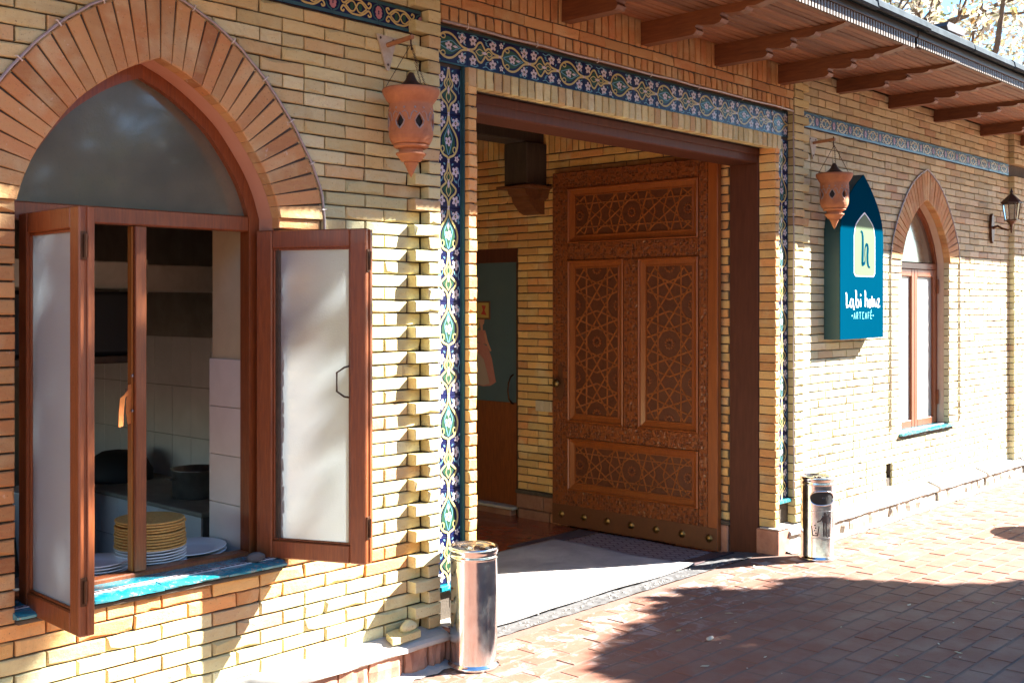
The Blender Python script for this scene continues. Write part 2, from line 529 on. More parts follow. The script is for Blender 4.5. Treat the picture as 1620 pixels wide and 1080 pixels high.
# ------------------------------------------------------------------ mesh helpers
class MB:
    def __init__(self):
        self.v, self.f, self.m, self.s = [], [], [], []
        self.cur, self.smooth = 0, False

    def vert(self, p):
        self.v.append((float(p[0]), float(p[1]), float(p[2])))
        return len(self.v) - 1

    def face(self, idx):
        self.f.append(tuple(idx))
        self.m.append(self.cur)
        self.s.append(self.smooth)

    def poly(self, pts):
        self.face([self.vert(p) for p in pts])

    def box(self, x0, x1, y0, y1, z0, z1, c=0.0, T=None):
        """box with chamfered edges of size c"""
        T = T or (lambda p: p)
        lo, hi = (x0, y0, z0), (x1, y1, z1)
        c = min(c, (x1 - x0) * 0.3, (y1 - y0) * 0.3, (z1 - z0) * 0.3)
        if c <= 0:
            ids = [self.vert(T((x, y, z))) for x in (x0, x1) for y in (y0, y1) for z in (z0, z1)]
            for q in ((0, 1, 3, 2), (4, 6, 7, 5), (0, 4, 5, 1), (2, 3, 7, 6), (0, 2, 6, 4), (1, 5, 7, 3)):
                self.face([ids[i] for i in q])
            return
        vid = {}
        for sx in (0, 1):
            for sy in (0, 1):
                for sz in (0, 1):
                    for ax in range(3):
                        p = []
                        for k, s in enumerate((sx, sy, sz)):
                            e = lo[k] if s == 0 else hi[k]
                            if k != ax:
                                e += c if s == 0 else -c
                            p.append(e)
                        vid[(sx, sy, sz, ax)] = self.vert(T(p))
        g = lambda s, ax: vid[(s[0], s[1], s[2], ax)]
        for ax in range(3):
            a, b = [k for k in range(3) if k != ax]
            for s in (0, 1):
                q = []
                for (u, w) in ((0, 0), (1, 0), (1, 1), (0, 1)):
                    t = [0, 0, 0]
                    t[ax], t[a], t[b] = s, u, w
                    q.append(g(t, ax))
                self.face(q)
        for ax in range(3):
            a, b = [k for k in range(3) if k != ax]
            for u in (0, 1):
                for w in (0, 1):
                    t0, t1 = [0, 0, 0], [0, 0, 0]
                    t0[ax], t1[ax] = 0, 1
                    t0[a] = t1[a] = u
                    t0[b] = t1[b] = w
                    self.face([g(t0, a), g(t1, a), g(t1, b), g(t0, b)])
        for sx in (0, 1):
            for sy in (0, 1):
                for sz in (0, 1):
                    self.face([vid[(sx, sy, sz, 0)], vid[(sx, sy, sz, 1)], vid[(sx, sy, sz, 2)]])

    def prism(self, pts, vec):
        """closed 2-D outline (list of 3-D points) pushed along vec"""
        n = len(pts)
        vec = Vector(vec)
        a = [self.vert(p) for p in pts]
        b = [self.vert(Vector(p) + vec) for p in pts]
        tris = tessellate_polygon([[Vector(p) for p in pts]])
        for t in tris:
            self.face([a[i] for i in t])
            self.face([b[i] for i in reversed(t)])
        for i in range(n):
            j = (i + 1) % n
            self.face([a[i], a[j], b[j], b[i]])

    def holed(self, outer, hole, y0, y1):
        """(x, z) outline with one hole, between planes y0 and y1"""
        P = [Vector((x, 0, z)) for x, z in outer]
        H = [Vector((x, 0, z)) for x, z in hole]
        allp = P + H
        tris = tessellate_polygon([P, H])
        a = [self.vert((p.x, y0, p.z)) for p in allp]
        b = [self.vert((p.x, y1, p.z)) for p in allp]
        for t in tris:
            self.face([a[i] for i in t])
            self.face([b[i] for i in t])
        for lst, o in ((P, 0), (H, len(P))):
            n = len(lst)
            for i in range(n):
                j = (i + 1) % n
                self.face([a[o + i], a[o + j], b[o + j], b[o + i]])

    def band(self, A, B, d):
        """strip between outlines A and B (same count), thickness vector d"""
        d = Vector(d)
        n = len(A)
        a = [self.vert(p) for p in A]
        b = [self.vert(p) for p in B]
        a2 = [self.vert(Vector(p) + d) for p in A]
        b2 = [self.vert(Vector(p) + d) for p in B]
        for i in range(n - 1):
            j = i + 1
            self.face([a[i], a[j], b[j], b[i]])
            self.face([a2[i], b2[i], b2[j], a2[j]])
            self.face([a[i], a2[i], a2[j], a[j]])
            self.face([b[i], b[j], b2[j], b2[i]])
        for i in (0, n - 1):
            self.face([a[i], b[i], b2[i], a2[i]])

    def tube(self, path, r, n=8, caps=True):
        path = [Vector(p) for p in path]
        rr = r if isinstance(r, (list, tuple)) else [r] * len(path)
        rings = []
        up = Vector((0.31, 0.17, 0.93))
        for i, p in enumerate(path):
            t = (path[min(i + 1, len(path) - 1)] - path[max(i - 1, 0)]).normalized()
            u = t.cross(up)
            if u.length < 1e-3:
                u = t.cross(Vector((1, 0, 0)))
            u.normalize()
            w = t.cross(u)
            rings.append([self.vert(p + (u * math.cos(2 * math.pi * k / n) + w * math.sin(2 * math.pi * k / n)) * rr[i]) for k in range(n)])
        for a, b in zip(rings, rings[1:]):
            for k in range(n):
                self.face([a[k], a[(k + 1) % n], b[(k + 1) % n], b[k]])
        if caps:
            self.face(rings[0][::-1])
            self.face(rings[-1])

    def lathe(self, prof, c, n=32, T=None):
        T = T or (lambda p: p)
        rings = []
        for r, z in prof:
            if r < 1e-5:
                rings.append([self.vert(T((c[0], c[1], c[2] + z)))])
            else:
                rings.append([self.vert(T((c[0] + r * math.cos(2 * math.pi * k / n), c[1] + r * math.sin(2 * math.pi * k / n), c[2] + z))) for k in range(n)])
        for a, b in zip(rings, rings[1:]):
            for k in range(n):
                k2 = (k + 1) % n
                if len(a) == 1 and len(b) == 1:
                    continue
                if len(a) == 1:
                    self.face([a[0], b[k2], b[k]])
                elif len(b) == 1:
                    self.face([a[k], a[k2], b[0]])
                else:
                    self.face([a[k], a[k2], b[k2], b[k]])

    def mesh(self, name, mats):
        me = bpy.data.meshes.new(name)
        me.from_pydata(self.v, [], self.f)
        for m in (mats if isinstance(mats, (list, tuple)) else [mats]):
            me.materials.append(M[m] if isinstance(m, str) else m)
        if any(self.m):
            me.polygons.foreach_set('material_index', self.m)
        if any(self.s):
            me.polygons.foreach_set('use_smooth', self.s)
        bm = bmesh.new()
        bm.from_mesh(me)
        bmesh.ops.recalc_face_normals(bm, faces=bm.faces)
        bm.to_mesh(me)
        bm.free()
        me.update()
        return me

    def build(self, name, mats, parent=None, **kw):
        return link(name, self.mesh(name, mats), parent, **kw)


def link(name, me, parent=None, loc=None, label=None, cat=None, group=None, kind=None):
    o = bpy.data.objects.new(name, me)
    if parent is not None:
        o.parent = parent
        o.matrix_parent_inverse = Matrix.Translation(-wloc(parent))
    if loc is not None:
        o.location = loc
    tag(o, label, cat, group, kind)
    COL.objects.link(o)
    return o


WL = {}


def wloc(o):
    v = WL.get(o.name)
    return v if v is not None else Vector((0, 0, 0))


def tag(o, label=None, cat=None, group=None, kind=None):
    for k, v in (('label', label), ('category', cat), ('group', group), ('kind', kind)):
        if v:
            o[k] = v


def thing(name, label, cat, loc=(0, 0, 0), group=None):
    o = bpy.data.objects.new(name, None)
    o.location = loc
    o.empty_display_size = 0.1
    tag(o, label, cat, group)
    COL.objects.link(o)
    WL[o.name] = Vector(loc)
    return o


def lerp(a, b, t):
    return a + (b - a) * t


def catmull(pts, per=8):
    P = [Vector(p) for p in pts]
    P = [P[0] * 2 - P[1]] + P + [P[-1] * 2 - P[-2]]
    out = []
    for i in range(1, len(P) - 2):
        for k in range(per):
            t = k / per
            p0, p1, p2, p3 = P[i - 1:i + 3]
            out.append(0.5 * ((2 * p1) + (p2 - p0) * t + (2 * p0 - 5 * p1 + 4 * p2 - p3) * t * t + (3 * p1 - p0 - 3 * p2 + p3) * t ** 3))
    out.append(P[-2])
    return out


def resample(pts, n):
    d = [0.0]
    for a, b in zip(pts, pts[1:]):
        d.append(d[-1] + (b - a).length)
    out, j = [], 0
    for i in range(n + 1):
        t = d[-1] * i / n
        while j < len(d) - 2 and d[j + 1] < t:
            j += 1
        s = (t - d[j]) / max(1e-9, d[j + 1] - d[j])
        out.append(pts[j].lerp(pts[j + 1], s))
    return out


# ------------------------------------------------------------------ bricks
COURSE, BZ0 = 0.06957, 0.205
BL, BH = 0.2545, 0.0615
brick_cache = {}


def brick_mesh(L, H, D, matname, simple=False):
    key = (round(L, 3), round(H, 3), round(D, 3), matname, rng.randrange(11))
    if key in brick_cache:
        return brick_cache[key]
    r = random.Random(str(key))
    mb = MB()
    L, H = key[0], key[1]
    j = lambda s: r.uniform(-s, s)
    if L >= H:
        ring = [(0, 0), (L * (0.33 + j(0.12)), j(0.0016)), (L * (0.68 + j(0.12)), j(0.0016)), (L, 0), (L, H), (L * (0.66 + j(0.12)), H + j(0.0016)), (L * (0.33 + j(0.12)), H + j(0.0016)), (0, H)]
    else:
        ring = [(0, 0), (L, 0), (L + j(0.0016), H * 0.35), (L + j(0.0016), H * 0.68), (L, H), (0, H), (j(0.0016), H * 0.66), (j(0.0016), H * 0.33)]
    tilt = (j(0.0022), j(0.0022), j(0.0016))
    fr, md, bk = [], [], []
    for x, z in ring:
        c = 0.0028 + abs(r.gauss(0, 0.0022))
        if r.random() < 0.10:
            c += r.uniform(0.004, 0.013)
        ix = min(max(x, c), L - c)
        iz = min(max(z, c), H - c)
        y = tilt[2] + tilt[0] * (x / L - 0.5) + tilt[1] * (z / H - 0.5)
        fr.append(mb.vert((ix, y, iz)))
        md.append(mb.vert((x + j(0.0007), y + c * 0.9, z + j(0.0007))))
        bk.append(mb.vert((x, D, z)))
    n = len(ring)
    mb.face(fr)
    for i in range(n):
        k = (i + 1) % n
        mb.face([fr[i], fr[k], md[k], md[i]])
        mb.face([md[i], md[k], bk[k], bk[i]])
    me = mb.mesh('brick', matname)
    brick_cache[key] = me
    return me


ROT_LEFTFACE = Matrix.Rotation(-math.pi / 2, 4, 'Z')   # wall that faces -X


class Courses:
    """collects bricks for one wall; the largest in the picture become parts, the rest one joined part"""

    def __init__(self):
        self.spec = []

    def put(self, x, y, z, L, H, D=0.09, mat='brick', rot=None, part='brick', force_stuff=False):
        if L < 0.018 or H < 0.018:
            return
        mtx = Matrix.Translation((x, y, z))
        if rot is not None:
            mtx = mtx @ rot
        self.spec.append((mtx, L, H, D, mat, part, force_stuff))

    def row(self, xa, xb, z, k, y=0.0, H=BH, D=0.09, mat='brick', header=0.08, shift=None):
        P = BL + 0.0080
        off = (0.0 if k % 2 == 0 else P / 2) if shift is None else shift
        x = math.floor((xa - off) / P) * P + off - P
        cells = []
        while x < xb:
            r = random.Random(int(k * 7919 + round(x * 1000)))
            if r.random() < header:
                cells += [(x, x + BL / 2 - 0.0036), (x + BL / 2 + 0.0036, x + BL)]
            else:
                cells.append((x, x + BL))
            x += P
        segs = []
        for a, b in cells:
            a, b = max(a, xa), min(b, xb)
            if b - a > 0.01:
                segs.append([a, b])
        if len(segs) > 1 and segs[0][1] - segs[0][0] < 0.05:
            segs[1][0] = segs[0][0]
            segs.pop(0)
        if len(segs) > 1 and segs[-1][1] - segs[-1][0] < 0.05:
            segs[-2][1] = segs[-1][1]
            segs.pop()
        for a, b in segs:
            self.put(a, y + rng.uniform(-0.0018, 0.0018), z, b - a, H, D, mat)

    def build(self, parent, limit=300):
        ranked = []
        for i, (mtx, L, H, D, mat, part, st) in enumerate(self.spec):
            c = mtx @ Vector((L / 2, 0, H / 2))
            x, y, fw = project(c)
            ok = (not st) and in_frame(c, 40) and L >= 0.05
            ranked.append((0 if ok else 1, fw, i))
        ranked.sort()
        count = {}
        joined = {}
        for flag, fw, i in ranked:
            mtx, L, H, D, mat, part, st = self.spec[i]
            me = brick_mesh(L, H, D, mat)
            n = count.get(part, 0)
            if flag == 0 and n < limit:
                o = bpy.data.objects.new(part, me)
                o.parent = parent
                o.matrix_local = Matrix.Translation(-wloc(parent)) @ mtx
                COL.objects.link(o)
                count[part] = n + 1
            else:
                joined.setdefault(mat, []).append((me, mtx))
        for mat, items in joined.items():
            mb = MB()
            for me, mtx in items:
                o = len(mb.v)
                for v in me.vertices:
                    mb.v.append(tuple(mtx @ v.co))
                for p in me.polygons:
                    mb.face([o + q for q in p.vertices])
            ob = mb.build('brickwork', mat, parent)
            ob['kind'] = 'stuff'


def subtract(xa, xb, holes):
    segs = [(xa, xb)]
    for h0, h1 in holes:
        nxt = []
        for a, b in segs:
            if h1 <= a or h0 >= b:
                nxt.append((a, b))
            else:
                if h0 - a > 0.02:
                    nxt.append((a, h0))
                if b - h1 > 0.02:
                    nxt.append((h1, b))
        segs = nxt
    return segs


IN_HALF = [(0.645, 0), (0.612, 0.105), (0.565, 0.205), (0.494, 0.312), (0.39, 0.44), (0.251, 0.552), (0.12, 0.63), (0.0, 0.68)]
EX_HALF = [(0.906, 0), (0.872, 0.18), (0.753, 0.40), (0.63, 0.565), (0.494, 0.712), (0.33, 0.84), (0.152, 0.93), (0.0, 0.985)]


def half_curve(tab, s=1.0, n=17):
    return resample(catmull([(a * s, b * s, 0) for a, b in tab], 8), n)


def arch_curve(tab, cx, z0, s=1.0, n=17):
    """(x, z) points from the right springing over the apex to the left springing"""
    h = half_curve(tab, s, n)
    right = [(cx + p.x, z0 + p.y) for p in h]
    left = [(cx - p.x, z0 + p.y) for p in reversed(h[:-1])]
    return right + left


def voussoirs(C, cx, z0, s, mat, n=17, y=-0.006, D=0.07, ring=1.0):
    i_ = half_curve(IN_HALF, s, n)
    e_ = half_curve(EX_HALF, s * ring, n)
    out = []
    for side in (1, -1):
        for k in range(n):
            a0, a1, b0, b1 = i_[k], i_[k + 1], e_[k], e_[k + 1]
            gi, go = 0.02, 0.075
            q = [a0.lerp(a1, gi), a0.lerp(a1, 1 - gi), b0.lerp(b1, 1 - go), b0.lerp(b1, go)]
            if k == n - 1:
                q[1].x = max(q[1].x, 0.002)
                q[2].x = max(q[2].x, 0.004)
            out.append([(cx + side * p.x, z0 + p.y) for p in q])
    return out


def voussoir_parts(parent, quads, mat, y=-0.014, D=0.075):
    for q in quads:
        mb = MB()
        cx = sum(p[0] for p in q) / 4
        cz = sum(p[1] for p in q) / 4
        dy = rng.uniform(-0.002, 0.002)
        fr, md, bk = [], [], []
        for (x, z) in q:
            t = 0.045 + rng.uniform(-0.01, 0.02)
            d = Vector((cx - x, 0, cz - z))
            d = d.normalized() * min(0.005 + rng.random() * 0.003, d.length * 0.3)
            fr.append(mb.vert((x + d.x - cx, y + dy, z + d.z - cz)))
            md.append(mb.vert((x - cx, y + dy + 0.004, z - cz)))
            bk.append(mb.vert((x - cx, D, z - cz)))
        mb.face(fr)
        for i in range(4):
            k = (i + 1) % 4
            mb.face([fr[i], fr[k], md[k], md[i]])
            mb.face([md[i], md[k], bk[k], bk[i]])
        o = link('voussoir', mb.mesh('voussoir', mat), None)
        o.parent = parent
        o.matrix_local = Matrix.Translation(Vector((cx, 0, cz)) - wloc(parent))


def ring_mortar(parent, cx, z0, s):
    b = MB()
    a = [(x, -0.004, z) for x, z in arch_curve(IN_HALF, cx, z0, s * 1.006, 17)]
    c = [(x, -0.004, z) for x, z in arch_curve(EX_HALF, cx, z0, s * 0.992, 17)]
    b.band(a, c, (0, 0.058, 0))
    b.build('arch_mortar', 'mortar', parent)


# ------------------------------------------------------------------ ground
ground = MB()
ground.poly([(-90, -90, -0.02), (140, -90, -0.02), (140, -0.05, -0.02), (-90, -0.05, -0.02)])
ground.poly([(-90, 5.2, -0.02), (140, 5.2, -0.02), (140, 140, -0.02), (-90, 140, -0.02)])
ground.build('ground', 'ground', kind='structure')

pave = bpy.data.objects.new('pavement', None)
COL.objects.link(pave)
tag(pave, kind='structure')
bed = MB()
bed.box(-2, 24, -9, 0.03, -0.016, -0.0035)
bed.build('joint_bed', 'paver_joint', pave)
PX, PYP = 0.281, 0.1467
pspec = []
row = 0
y1 = 0.025
pv_mesh = []
for i in range(10):
    mb = MB()
    r = random.Random(i)
    mb.box(0, PX - 0.007 - r.random() * 0.004, 0, PYP - 0.006 - r.random() * 0.004, -0.03, r.uniform(-0.0022, 0.0022), 0.006,
           T=lambda p, r=r, t=(r.uniform(-.005, .005), r.uniform(-.007, .007)): (p[0], p[1], p[2] + p[0] * t[0] + p[1] * t[1]))
    pv_mesh.append(mb.mesh('paver', 'paver'))
for row in range(62):
    yb = -0.195 + 0.002 - (row - 1) * PYP - PYP + 0.0
    off = 0.0 if row % 2 == 0 else PX / 2
    k0 = int(-2 / PX)
    for k in range(k0, int(24 / PX)):
        x = 5.745 + off + (k - 20) * PX
        if x < -2 or x > 23.7:
            continue
        inside_open = 4.62 < x + 0.02 and x + PX < 7.93
        if yb + PYP > -0.105 and not inside_open:
            continue
        pspec.append((x, yb))
vis = []
for (x, y) in pspec:
    c = (x + PX / 2, y + PYP / 2, 0)
    px, py, fw = project(c)
    vis.append((0 if in_frame(c, 25) else 1, fw, x, y))
vis.sort()
pj = MB()
for n, (flag, fw, x, y) in enumerate(vis):
    me = pv_mesh[rng.randrange(10)]
    if n < 300 and flag == 0:
        o = bpy.data.objects.new('paver', me)
        o.parent = pave
        o.location = (x, y, 0)
        COL.objects.link(o)
    else:
        q = len(pj.v)
        for v in me.vertices:
            pj.v.append((v.co.x + x, v.co.y + y, v.co.z))
        for p in me.polygons:
            pj.face([q + w for w in p.vertices])
o = pj.build('paving', 'paver', pave)
o['kind'] = 'stuff'

# rough cement fillet along the plinth, threshold strip, passage floor
mb = MB()
n = 90
for xa, xb in ((1.0, 4.33), (8.06, 17.9)):
    A, Bp, Cc = [], [], []
    for i in range(n + 1):
        x = lerp(xa, xb, i / n)
        w = 0.175 + rng.uniform(-0.02, 0.02)
        A.append(mb.vert((x, -w, 0.003)))
        Bp.append(mb.vert((x, -0.135, 0.009 + rng.uniform(-.003, .004))))
        Cc.append(mb.vert((x, -0.02, 0.03)))
    for i in range(n):
        mb.face([A[i], A[i + 1], Bp[i + 1], Bp[i]])
        mb.face([Bp[i], Bp[i + 1], Cc[i + 1], Cc[i]])
mb.build('cement_path_edge', 'cement', kind='structure')
mb = MB()
nx, ny = 80, 10
g = []
for j in range(ny + 1):
    for i in range(nx + 1):
        x = lerp(4.4, 8.0, i / nx)
        y = lerp(0.022, 0.42, j / ny) + (rng.uniform(-0.008, 0.008) if 0 < j < ny else 0)
        z = lerp(0.004, -0.05, (j / ny) ** 0.8) + rng.uniform(-0.004, 0.004)
        g.append(mb.vert((x, y, z)))
for j in range(ny):
    for i in range(nx):
        a = j * (nx + 1) + i
        mb.face([g[a], g[a + 1], g[a + nx + 2], g[a + nx + 1]])
mb.build('threshold_pavement', 'cement_dark', kind='structure')
mb = MB()
mb.box(4.3, 8.1, 0.36, 5.3, -0.2, -0.062)
mb.build('passage_floor', 'floor_red', kind='structure')

# ------------------------------------------------------------------ left wall
WX = 2.61
lw = thing('brick_wall', 'yellow brick wall around the big arched window with open casements', 'wall', (2.6, 0, 0))
SPR = 2.411
hole_l = [(WX + .645, 0.70), ] + arch_curve(IN_HALF, WX, SPR, 1.0, 10) + [(WX - .645, 0.70)]
big = [(x + (0.012 if x > WX else -0.012), z + (0.01 if z > SPR else 0)) for x, z in hole_l]
mb = MB()
mb.holed([(0.2, -0.1), (4.2, -0.1), (4.2, 4.1), (0.2, 4.1)], big, 0.021, 0.255)
mb.build('mortar_core', 'mortar', lw)
C = Courses()
ex_r = half_curve(EX_HALF, 1.0, 40)


def arch_half_width(z, z0, tab, s, n=60):
    if z < z0:
        return tab[0][0] * s
    h = half_curve(tab, s, n)
    for a, b in zip(h, h[1:]):
        if a.y <= z - z0 <= b.y:
            t = (z - z0 - a.y) / max(1e-6, b.y - a.y)
            return lerp(a.x, b.x, t)
    return None


def mid_tab(f):
    return [(lerp(a[0], b[0], f), lerp(a[1], b[1], f)) for a, b in zip(IN_HALF, EX_HALF)]


MID = mid_tab(0.72)
for k in range(54):
    z = BZ0 + k * COURSE
    if 47 <= k <= 48 or z > 3.95:
        continue
    xe = 4.097 if k % 2 else 4.195
    holes = []
    zc = z + BH / 2
    if 0.66 < zc < SPR:
        holes = [(WX - 0.645 - 0.262, WX + 0.645 + 0.262)]
    elif zc >= SPR:
        w = arch_half_width(zc, SPR, MID, 1.0)
        if w:
            holes = [(WX - w, WX + w)]
    for a, b in subtract(0.95, xe, holes):
        mt = 'brick_mixed' if (0.62 < zc < 0.66 or (1.7 < b and zc < 0.68 and zc > 0.53 and a < 3.5)) else 'brick'
        C.row(a, b, z, k, mat=mt)
    if 0.66 < zc < SPR:
        C.put(WX - 0.645 - 0.255, rng.uniform(-.002, .002), z, 0.255, BH, 0.1, 'brick_orange')
        jx = 0.0 if z > 2.33 else 0.05
        C.put(WX + 0.645 + jx, rng.uniform(-.002, .002), z, 0.255 - jx, BH, 0.056, 'brick_orange')
C.build(lw)
ring_mortar(lw, WX, SPR, 1.0)
voussoir_parts(lw, voussoirs(C, WX, SPR, 1.0, 'brick_orange'), 'brick_orange', D=0.056)
# plastered inner reveal of the opening
a_in = arch_curve(IN_HALF, WX, SPR, 1.0, 17)
a_o = arch_curve(IN_HALF, WX, SPR, 1.02, 17)
mb = MB()
ia = [(x, 0.058, z) for x, z in a_in]
oa = [(x + (0.01 if x > WX else -0.01), 0.058, z + 0.008) for x, z in a_in]
ia = [(WX + .645, 0.058, 0.70)] + ia + [(WX - .645, 0.058, 0.70)]
oa = [(WX + .657, 0.058, 0.70)] + oa + [(WX - .657, 0.058, 0.70)]
mb.band(ia, oa, (0, 0.20, 0))
mb.build('plaster_reveal', 'plaster_pink', lw)

# ------------------------------------------------------------------ right wall
RX, RS, RSPR = 11.05, 0.907, 2.42
rw = thing('brick_wall', 'long yellow brick wall with the narrow arched window, right of the doorway', 'wall', (11.0, 0, 0))
hole_r = [(RX + .585, 0.735)] + arch_curve(IN_HALF, RX, RSPR, RS, 10) + [(RX - .585, 0.735)]
big = [(x + (0.012 if x > RX else -0.012), z + (0.01 if z > RSPR else 0)) for x, z in hole_r]
mb = MB()
mb.holed([(10.32, -0.1), (18.0, -0.1), (18.0, 4.1), (10.32, 4.1)], big, 0.021, 0.3)
mb.holed([(8.47, -0.1), (10.3195, -0.1), (10.3195, 4.1), (8.47, 4.1)], [(10.128, 0.342), (10.262, 0.342), (10.262, 0.478), (10.128, 0.478)], 0.021, 0.3)
mb.box(10.1, 10.29, 0.301, 0.32, 0.3, 0.5)
mb.build('mortar_core', 'mortar', rw)
C = Courses()
for k in range(54):
    z = BZ0 + k * COURSE
    if 47 <= k <= 48 or z > 3.95:
        continue
    xs = 8.525 if k % 2 else 8.445
    holes = []
    zc = z + BH / 2
    if 0.72 < zc < RSPR:
        holes = [(RX - 0.585 - 0.262, RX + 0.585 + 0.262)]
    elif zc >= RSPR:
        w = arch_half_width(zc, RSPR, MID, RS)
        if w:
            holes = [(RX - w, RX + w)]
    if 0.30 < zc < 0.47:
        holes.append((10.125, 10.265))
    for a, b in subtract(xs, 13.40, holes):
        C.row(a, b, z, k, mat='brick_pale', header=0.06)
    if 0.72 < zc < RSPR:
        C.put(RX - 0.585 - 0.255, 0, z, 0.255, BH, 0.1, 'brick_pale')
        C.put(RX + 0.585, 0, z, 0.255, BH, 0.056, 'brick_pale')
    # flat pilaster further along
    L1 = 0.25 if k % 2 else 0.12
    C.put(13.40, -0.06, z, L1, BH, 0.09, 'brick_pale')
    C.row(13.40 + L1 + 0.01, 17.95, z, k, y=-0.06, mat='brick_pale')
C.build(rw)
ring_mortar(rw, RX, RSPR, RS)
voussoir_parts(rw, voussoirs(C, RX, RSPR, RS, 'brick_orange', ring=1.015), 'brick_orange', D=0.056)
mb = MB()
a_in = arch_curve(IN_HALF, RX, RSPR, RS, 17)
ia = [(RX + .585, 0.058, 0.73)] + [(x, 0.058, z) for x, z in a_in] + [(RX - .585, 0.058, 0.73)]
oa = [(x + (0.01 if x > RX else -0.01), 0.058, z + 0.008) for x, y, z in ia]
mb.band(ia, oa, (0, 0.22, 0))
mb.build('plaster_reveal', 'plaster', rw)

# ------------------------------------------------------------------ portal: toothed piers, soldier bands
pt = thing('brick_portal', 'tall brick portal with toothed sides and a soldier course over the doorway', 'portal', (6.3, 0, 0))
mb = MB()
mb.box(4.212, 4.582, 0.012, 0.5, -0.2, 3.98)
mb.box(7.988, 8.44, 0.012, 0.35, -0.2, 3.98)
mb.box(4.582, 7.988, 0.014, 0.5, 3.245, 3.98)
mb.box(4.215, 4.285, -0.048, 0.012, 0.2, 3.97)
mb.box(8.285, 8.435, -0.048, 0.012, 0.2, 3.97)
mb.box(4.297, 8.273, -0.048, 0.012, 3.585, 3.97)
mb.box(4.53, 4.58, -0.038, 0.012, 0.2, 3.34)
mb.box(7.99, 8.045, -0.038, 0.012, 0.2, 3.34)
mb.box(4.58, 7.99, -0.038, 0.012, 3.24, 3.34)
mb.build('mortar_core', 'mortar', pt)
C = Courses()
for k in range(54):
    z = BZ0 + k * COURSE
    if z > 3.92:
        continue
    dy = rng.uniform(-.003, .003)
    if k % 2:
        C.put(4.105, -0.06 + dy, z, 0.188, BH, 0.068, 'brick')
        C.put(8.279, -0.06 + dy, z, 0.24, BH, 0.068, 'brick')
    else:
        C.put(4.205, -0.06 + dy, z, 0.088, BH, 0.068, 'brick')
        C.put(8.279, -0.06 + dy, z, 0.158, BH, 0.068, 'brick')
    if z < 3.2:
        C.put(4.523, -0.05 + rng.uniform(-.003, .003), z, 0.067, BH, 0.16, 'brick_mixed', part='border_brick')
        C.put(7.98, -0.05 + rng.uniform(-.003, .003), z, 0.067, BH, 0.145, 'brick_mixed', part='border_brick')
P = 0.0727
x = 4.523
while x < 8.04:
    C.put(x, -0.05 + rng.uniform(-.002, .002), 3.234, 0.0605, 0.109, 0.07, 'brick', part='soldier_brick')
    x += P
x = 4.30
while x < 8.22:
    C.put(x, -0.06 + rng.uniform(-.002, .002), 3.578, 0.0605, 0.076, 0.07, 'brick_orange', part='small_soldier_brick')
    C.put(x, -0.06 + rng.uniform(-.002, .002), 3.733, 0.0605, 0.22, 0.07, 'brick_orange', part='soldier_brick')
    x += 0.0722
C.row(4.30, 8.272, 3.664, 0, y=-0.06, H=0.06, D=0.07, mat='brick_orange', header=0)
C.build(pt)

# ------------------------------------------------------------------ stone plinths
def plinth(label, x0, x1, notches, stone='stone'):
    p = thing('stone_plinth', label, 'plinth', ((x0 + x1) / 2, -0.06, 0))
    core = MB()
    core.box(x0, x1, -0.075, 0.02, -0.1, 0.10)
    core.build('mortar_core', 'mortar', p)
    x = x0
    edges = [x0] + [n for n in notches] + [x1]
    for s0, s1 in zip(edges, edges[1:]):
        a, b = s0 + (0.05 if s0 != x0 else 0), s1 - (0.05 if s1 != x1 else 0)
        x = a
        while x < b - 0.03:
            w = min(rng.uniform(0.17, 0.27), b - x)
            if b - x - w < 0.08:
                w = b - x
            blk = MB()
            nx, nz = 5, 3
            grid = []
            for jz in range(nz + 1):
                rowv = []
                for ix in range(nx + 1):
                    ex = min(ix, nx - ix, jz, nz - jz)
                    yy = -0.09 - (0.014 if ex > 0 else 0.0) + rng.uniform(-0.010, 0.010)
                    rowv.append(blk.vert((x + (w - 0.012) * ix / nx + rng.uniform(-.004, .004), yy, -0.03 + 0.155 * jz / nz + rng.uniform(-.004, .004))))
                grid.append(rowv)
            for jz in range(nz):
                for ix in range(nx):
                    blk.face([grid[jz][ix], grid[jz][ix + 1], grid[jz + 1][ix + 1], grid[jz + 1][ix]])
            rim = grid[0] + [r[-1] for r in grid[1:]] + grid[-1][-2::-1] + [r[0] for r in grid[-2:0:-1]]
            back = [blk.vert((blk.v[i][0], -0.06, blk.v[i][2])) for i in rim]
            for i in range(len(rim)):
                j2 = (i + 1) % len(rim)
                blk.face([rim[i], rim[j2], back[j2], back[i]])
            blk.build('stone_block', stone, p)
            x += w
        cap = MB()
        m_ = max(4, int((b - a) / 0.08))
        rows = []
        for i in range(m_ + 1):
            xx = lerp(a - 0.012, b + 0.012, i / m_)
            j = rng.uniform(-.004, .004)
            rows.append([cap.vert(q) for q in ((xx, 0.008, 0.135), (xx, 0.008, 0.207), (xx, -0.02, 0.2 + j), (xx, -0.105 + j, 0.168 + j), (xx, -0.122 + j, 0.155), (xx, -0.122 + j, 0.136 + j), (xx, -0.11, 0.128))])
        for r0, r1 in zip(rows, rows[1:]):
            for i in range(7):
                cap.face([r0[i], r0[(i + 1) % 7], r1[(i + 1) % 7], r1[i]])
        cap.face(rows[0])
        cap.face(rows[-1][::-1])
        cap.build('ledge', 'cement', p)
    return p


